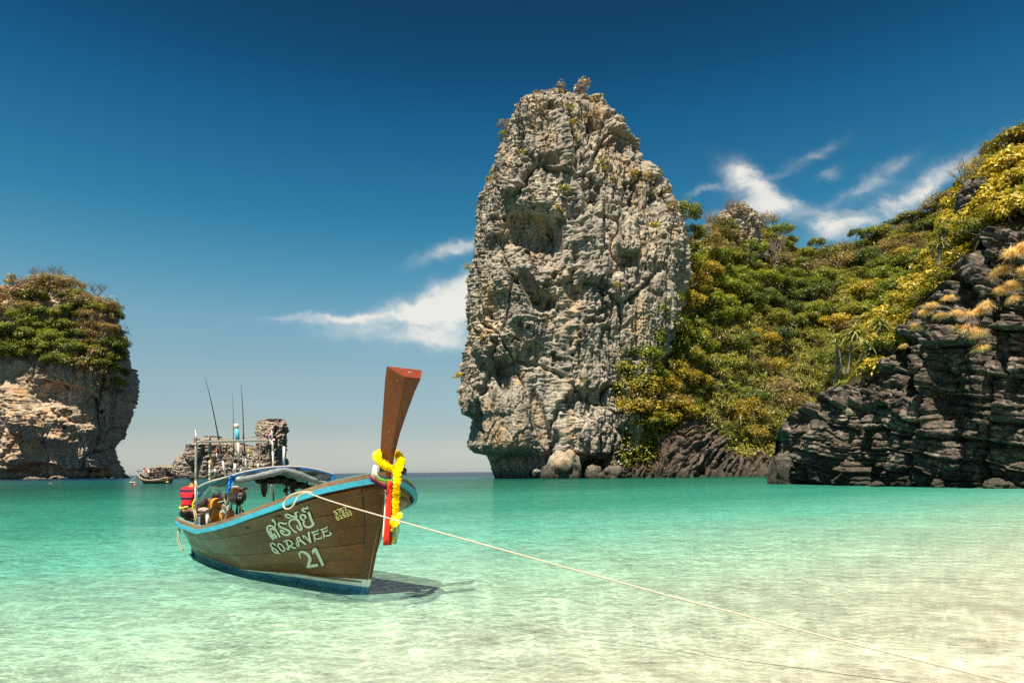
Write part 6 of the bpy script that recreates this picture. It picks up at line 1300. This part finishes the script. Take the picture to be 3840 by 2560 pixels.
# ---------------------------------------------------------------- the boatman squatting on the stern, seen from behind
def skin_body(name, joints, bones, mat_, parent, sub=2, root=0):
    """joints: (x, y, z, radius x, radius y); one continuous skinned surface"""
    m = bpy.data.meshes.new(name); m.from_pydata([j[:3] for j in joints], bones, []); m.update(); m.materials.append(mat_)
    o = new_obj(name, m, parent); md = o.modifiers.new('skin', 'SKIN'); md.use_smooth_shade = True
    sv = m.skin_vertices[0].data
    for i, j in enumerate(joints): sv[i].radius = (j[3], j[4] if len(j) > 4 else j[3]); sv[i].use_root = (i == root)
    o.modifiers.new('sub', 'SUBSURF').render_levels = sub; o.modifiers['sub'].levels = 1; return o
M_SKIN = worn('tanned_skin', (.42, .22, .12), (.34, .17, .09), 14, .55, .3, .1); M_HAIR = worn('black_hair', (.012, .010, .009), (.03, .022, .018), 40, .5, .4, .6)
man = empty('person', P(706, 1957, 13.25).tolist(), 'person in red and navy striped shirt squatting on the boat stern, back turned', 'person', None, math.radians(-14))
# man's own axes: +y away from the viewer, the way he faces
J = [(0, .02, .17, .13, .12), (0, .0, .32, .125, .10), (0, .02, .48, .125, .09), (0, .08, .60, .10, .075), (0, .12, .69, .055, .055), (0, .15, .745, .05, .05), (.01, .17, .80, .072, .082), (.01, .17, .875, .068, .08),
     (-.15, .08, .59, .048, .05), (-.205, .13, .45, .048, .048), (-.17, .30, .35, .038, .038), (-.12, .40, .40, .030, .022),
     (.15, .09, .59, .048, .05), (.21, .15, .46, .048, .048), (.20, .33, .38, .038, .038), (.15, .42, .42, .030, .022),
     (-.10, .03, .17, .10, .10), (-.17, .38, .40, .075, .075), (-.13, .17, .09, .052, .052), (-.13, .10, .035, .042, .035), (-.15, .30, .02, .042, .022),
     (.10, .03, .17, .10, .10), (.19, .38, .40, .075, .075), (.14, .17, .09, .052, .052), (.14, .10, .035, .042, .035), (.16, .30, .02, .042, .022)]
Bn = [(0, 1), (1, 2), (2, 3), (3, 4), (4, 5), (5, 6), (6, 7), (3, 8), (8, 9), (9, 10), (10, 11), (3, 12), (12, 13), (13, 14), (14, 15), (0, 16), (16, 17), (17, 18), (18, 19), (19, 20), (0, 21), (21, 22), (22, 23), (23, 24), (24, 25)]
skin_body('body', J, Bn, M_SKIN, man)
mb = MB()
for sx in (-1, 1):
    hx = -.12 if sx < 0 else .15; hz = .40 if sx < 0 else .42; hy = .41
    for k, L_ in enumerate((.062, .074, .078, .070)): x0 = hx + (k - 1.5) * .016; mb.tube([(x0, hy, hz), (x0, hy + L_ * .5, hz - .006), (x0, hy + L_ * .85, hz - .03)], [.009, .008, .006], 5)
    mb.tube([(hx - sx * .03, hy, hz - .005), (hx - sx * .055, hy + .03, hz - .01), (hx - sx * .05, hy + .055, hz - .02)], [.010, .009, .007], 5)
fg = mb.build('fingers', M_SKIN, man, True); fg['kind'] = 'stuff'
mb = MB(); mb.ball((.01 - .078, .165, .835), .012, .02, .028, 6, 6); mb.ball((.01 + .078, .165, .835), .012, .02, .028, 6, 6); mb.ball((.015, .258, .825), .014, .02, .02, 6, 5); ears = mb.build('ears_and_nose', M_SKIN, man, True)
ears['kind'] = 'stuff'
sh_m = stripe_mat('red_navy_striped_shirt', [(.028, .018, .045), (.60, .022, .028), (.60, .022, .028)], 2, 1 / .148)
S = [(0, .015, .27, .150, .130), (0, .0, .36, .148, .118), (0, .02, .48, .148, .112), (0, .08, .625, .128, .105), (0, .115, .685, .072, .070), (-.155, .08, .598, .076, .080), (-.208, .13, .44, .064, .066), (.155, .09, .598, .076, .080), (.213, .15, .44, .064, .066)]
skin_body('shirt', S, [(0, 1), (1, 2), (2, 3), (3, 4), (3, 5), (5, 6), (3, 7), (7, 8)], sh_m, man)
sho = worn('charcoal_shorts', (.035, .030, .032), (.075, .06, .055), 12, .85, .1, .5)
T_ = [(0, .01, .27, .150, .132), (0, .02, .17, .152, .140), (-.10, .04, .17, .112, .112), (-.16, .30, .355, .095, .095), (.10, .04, .17, .112, .112), (.18, .30, .355, .095, .095)]
skin_body('shorts', T_, [(0, 1), (1, 2), (2, 3), (1, 4), (4, 5)], sho, man)
mb = MB(); mb.ball((.012, .150, .862), .086, .098, .088, 14, 10); hr = mb.build('hair', M_HAIR, man, True)
mb = MB(); mb.tube([(.075 * math.sin(a), .125 + .068 * math.cos(a), .700 + .012 * math.cos(a)) for a in np.linspace(0, 2 * PI, 15)], .014, 6, False); mb.build('yellow_collar', mat('yellow_trim', (.74, .48, .03), .7), man, True)
mb = MB(); mb.tube([(.158 * math.sin(a), .012 - .140 * math.cos(a), .292 + .012 * math.sin(3 * a)) for a in np.linspace(-1.3, .6, 12)], [.012 + .006 * (k % 2) for k in range(12)], 5); mb.build('yellow_waist_print', mat('yellow_print', (.78, .62, .04), .7), man)

# ---------------------------------------------------------------- tour boat at anchor in front of the islet
tbt = empty('tour_boat', P(595, 1811, 128).tolist(), 'distant wooden tour boat with an awning at anchor beside the left island', 'boat')
px = K * 128; q = lambda u, v, y=0.0: ((u - 595) * px, y, (1811 - v) * px)
M_OLDW = worn('old_boat_timber', (.30, .17, .09), (.16, .09, .05), 2, .8, .2); M_PALEW = worn('pale_gunwale', (.62, .52, .38), (.5, .4, .28), 3, .7, .2); M_DARKW = worn('dark_timber', (.05, .04, .03), (.10, .08, .06), 2, .8, .2)
sts = [(524, 1776, .25), (532, 1787, .85), (548, 1795, 1.25), (575, 1799, 1.5), (610, 1796, 1.5), (635, 1790, 1.2), (640, 1788, 1.0)]
rows = []
for u, vt, b in sts:
    x, _, zt = q(u, vt); k = (u - 524) / 116; rows.append([(x, -b, zt), (x + .3 * (1 - k), -b * .86, zt * .45), (x + .9 * (1 - k), -b * .35, -.25), (x + .9 * (1 - k), b * .35, -.25), (x + .3 * (1 - k), b * .86, zt * .45), (x, b, zt)])
MB().loft(rows, False, True).build('hull', M_OLDW, tbt, True, solid=.06)
mb = MB(); mb.tube([r[0] for r in rows], .07, 6); mb.tube([r[-1] for r in rows], .07, 6); mb.tube([rows[0][0], rows[0][-1]], .08, 6); mb.build('gunwale', M_PALEW, tbt)
mb = MB(); mb.loft([[(r[0][0], -sts[i][2] * .9, r[0][2] - .45), (r[0][0], sts[i][2] * .9, r[0][2] - .45)] for i, r in enumerate(rows)]); mb.build('deck', worn('red_brown_deck', (.34, .12, .05), (.24, .08, .04), 4), tbt)
c_ = q(608, 1780); mb = MB(); mb.box((c_[0], .2, c_[2]), 2.1, 1.7, 1.25); mb.build('deck_house', M_DARKW, tbt, bevel=.03)
for u in (553, 558, 563): c_ = q(u, 1783); mb = MB(); mb.box((c_[0], -.9, c_[2]), .15, .12, .17); mb.build('white_hatch', M_WHITE, tbt)
c_ = q(589, 1782); mb = MB(); mb.box((c_[0], -.7, c_[2]), .2, .1, .25); mb.build('white_sign', M_WHITE, tbt)
mb = MB(); a, b = q(572, 1755), q(632, 1757); mb.box(((a[0] + b[0]) / 2, .2, a[2]), b[0] - a[0], 2.2, .09); mb.build('awning', M_DARKW, tbt)
for u in (576, 588, 600, 619, 629):
    for y in (-.8, 1.2): mb = MB(); mb.tube([q(u, 1756, y), q(u, 1792, y)], .045, 5); mb.build('awning_post', M_DARKW, tbt)
mb = MB(); a, b = q(513, 1765), q(540, 1767); mb.box(((a[0] + b[0]) / 2, .6, a[2]), b[0] - a[0], 1.4, .12); mb.build('fore_awning', M_DARKW, tbt)
for u in (515, 538): mb = MB(); mb.tube([q(u, 1766, .5), q(u, 1782, .5)], .05, 5); mb.build('fore_post', M_DARKW, tbt)
mb = MB(); mb.tube([q(541, 1775), q(541, 1758)], [.17, .14], 8); mb.build('funnel', M_PALEW, tbt, True); mb = MB(); mb.tube([q(541, 1758), q(541, 1752)], [.22, .24], 8); mb.build('red_funnel_cap', mat('red_cap', (.7, .09, .09), .5), tbt, True)
c_ = q(559, 1765); mb = MB(); mb.box((c_[0], 0, c_[2]), .42, .3, .5); mb.build('white_locker', M_WHITE, tbt, bevel=.02)
mb = MB(); mb.loft([[q(535, 1771, -.9), q(535, 1771, .9)], [q(560, 1774, -1.2), q(560, 1774, 1.2)], [q(578, 1770, -1.2), q(578, 1770, 1.2)]]); mb.build('orange_roof', worn('orange_tarp', (.55, .26, .10), (.42, .18, .08), 3), tbt, solid=.05)
for a, b in (((516, 1786), (499, 1806)), ((622, 1784), (634, 1806))): mb = MB(); mb.tube([q(*a, -.6), q(*b, -1.0)], .05, 5); mb.build('mooring_pole', M_PALEW, tbt)
for u in (505, 517, 640): mb = MB(); c_ = q(u, 1807, -1.2); mb.ball(c_, .30, .25, .16, 8, 5); mb.build('white_float', M_PALEW, tbt, True)
mb = MB(); mb.tube([q(521, 1768), q(521, 1752)], .02, 4); mb.build('flag_staff', M_DARKW, tbt); mb = MB(); mb.ball(q(520, 1754), .13, .04, .16, 6, 5); mb.build('green_pennant', mat('green_pennant', (.25, .5, .12), .6), tbt)
by = empty('mooring_buoy', P(508, 1818.5, 109).tolist(), 'small red mooring buoy floating in front of the tour boat', 'buoy')
mb = MB(); mb.ball((0, 0, .06), .26, .22, .16, 10, 8); mb.build('float_body', mat('red_buoy', (.75, .06, .07), .4), by, True); mb = MB(); mb.tube([(-.08, 0, .2), (-.12, 0, .32)], .03, 6); mb.build('lifting_eye', M_WHITE, by)
sw = empty('person', P(191, 1812.5, 146).tolist(), 'tiny person swimming far out in front of the left island', 'person')
skin_body('body', [(0, 0, -.15, .16), (.02, 0, .02, .15), (.03, 0, .13, .06), (.04, 0, .22, .09), (.04, 0, .30, .085), (-.2, 0, .0, .07), (-.5, -.1, .03, .05), (-.7, -.1, .0, .035), (.24, 0, .0, .07), (.5, -.1, -.05, .05)], [(0, 1), (1, 2), (2, 3), (3, 4), (1, 5), (5, 6), (6, 7), (1, 8), (8, 9)], M_SKIN, sw)
mb = MB(); mb.ball((.04, .03, .30), .10, .10, .09, 8, 6); mb.build('hair', M_HAIR, sw, True)
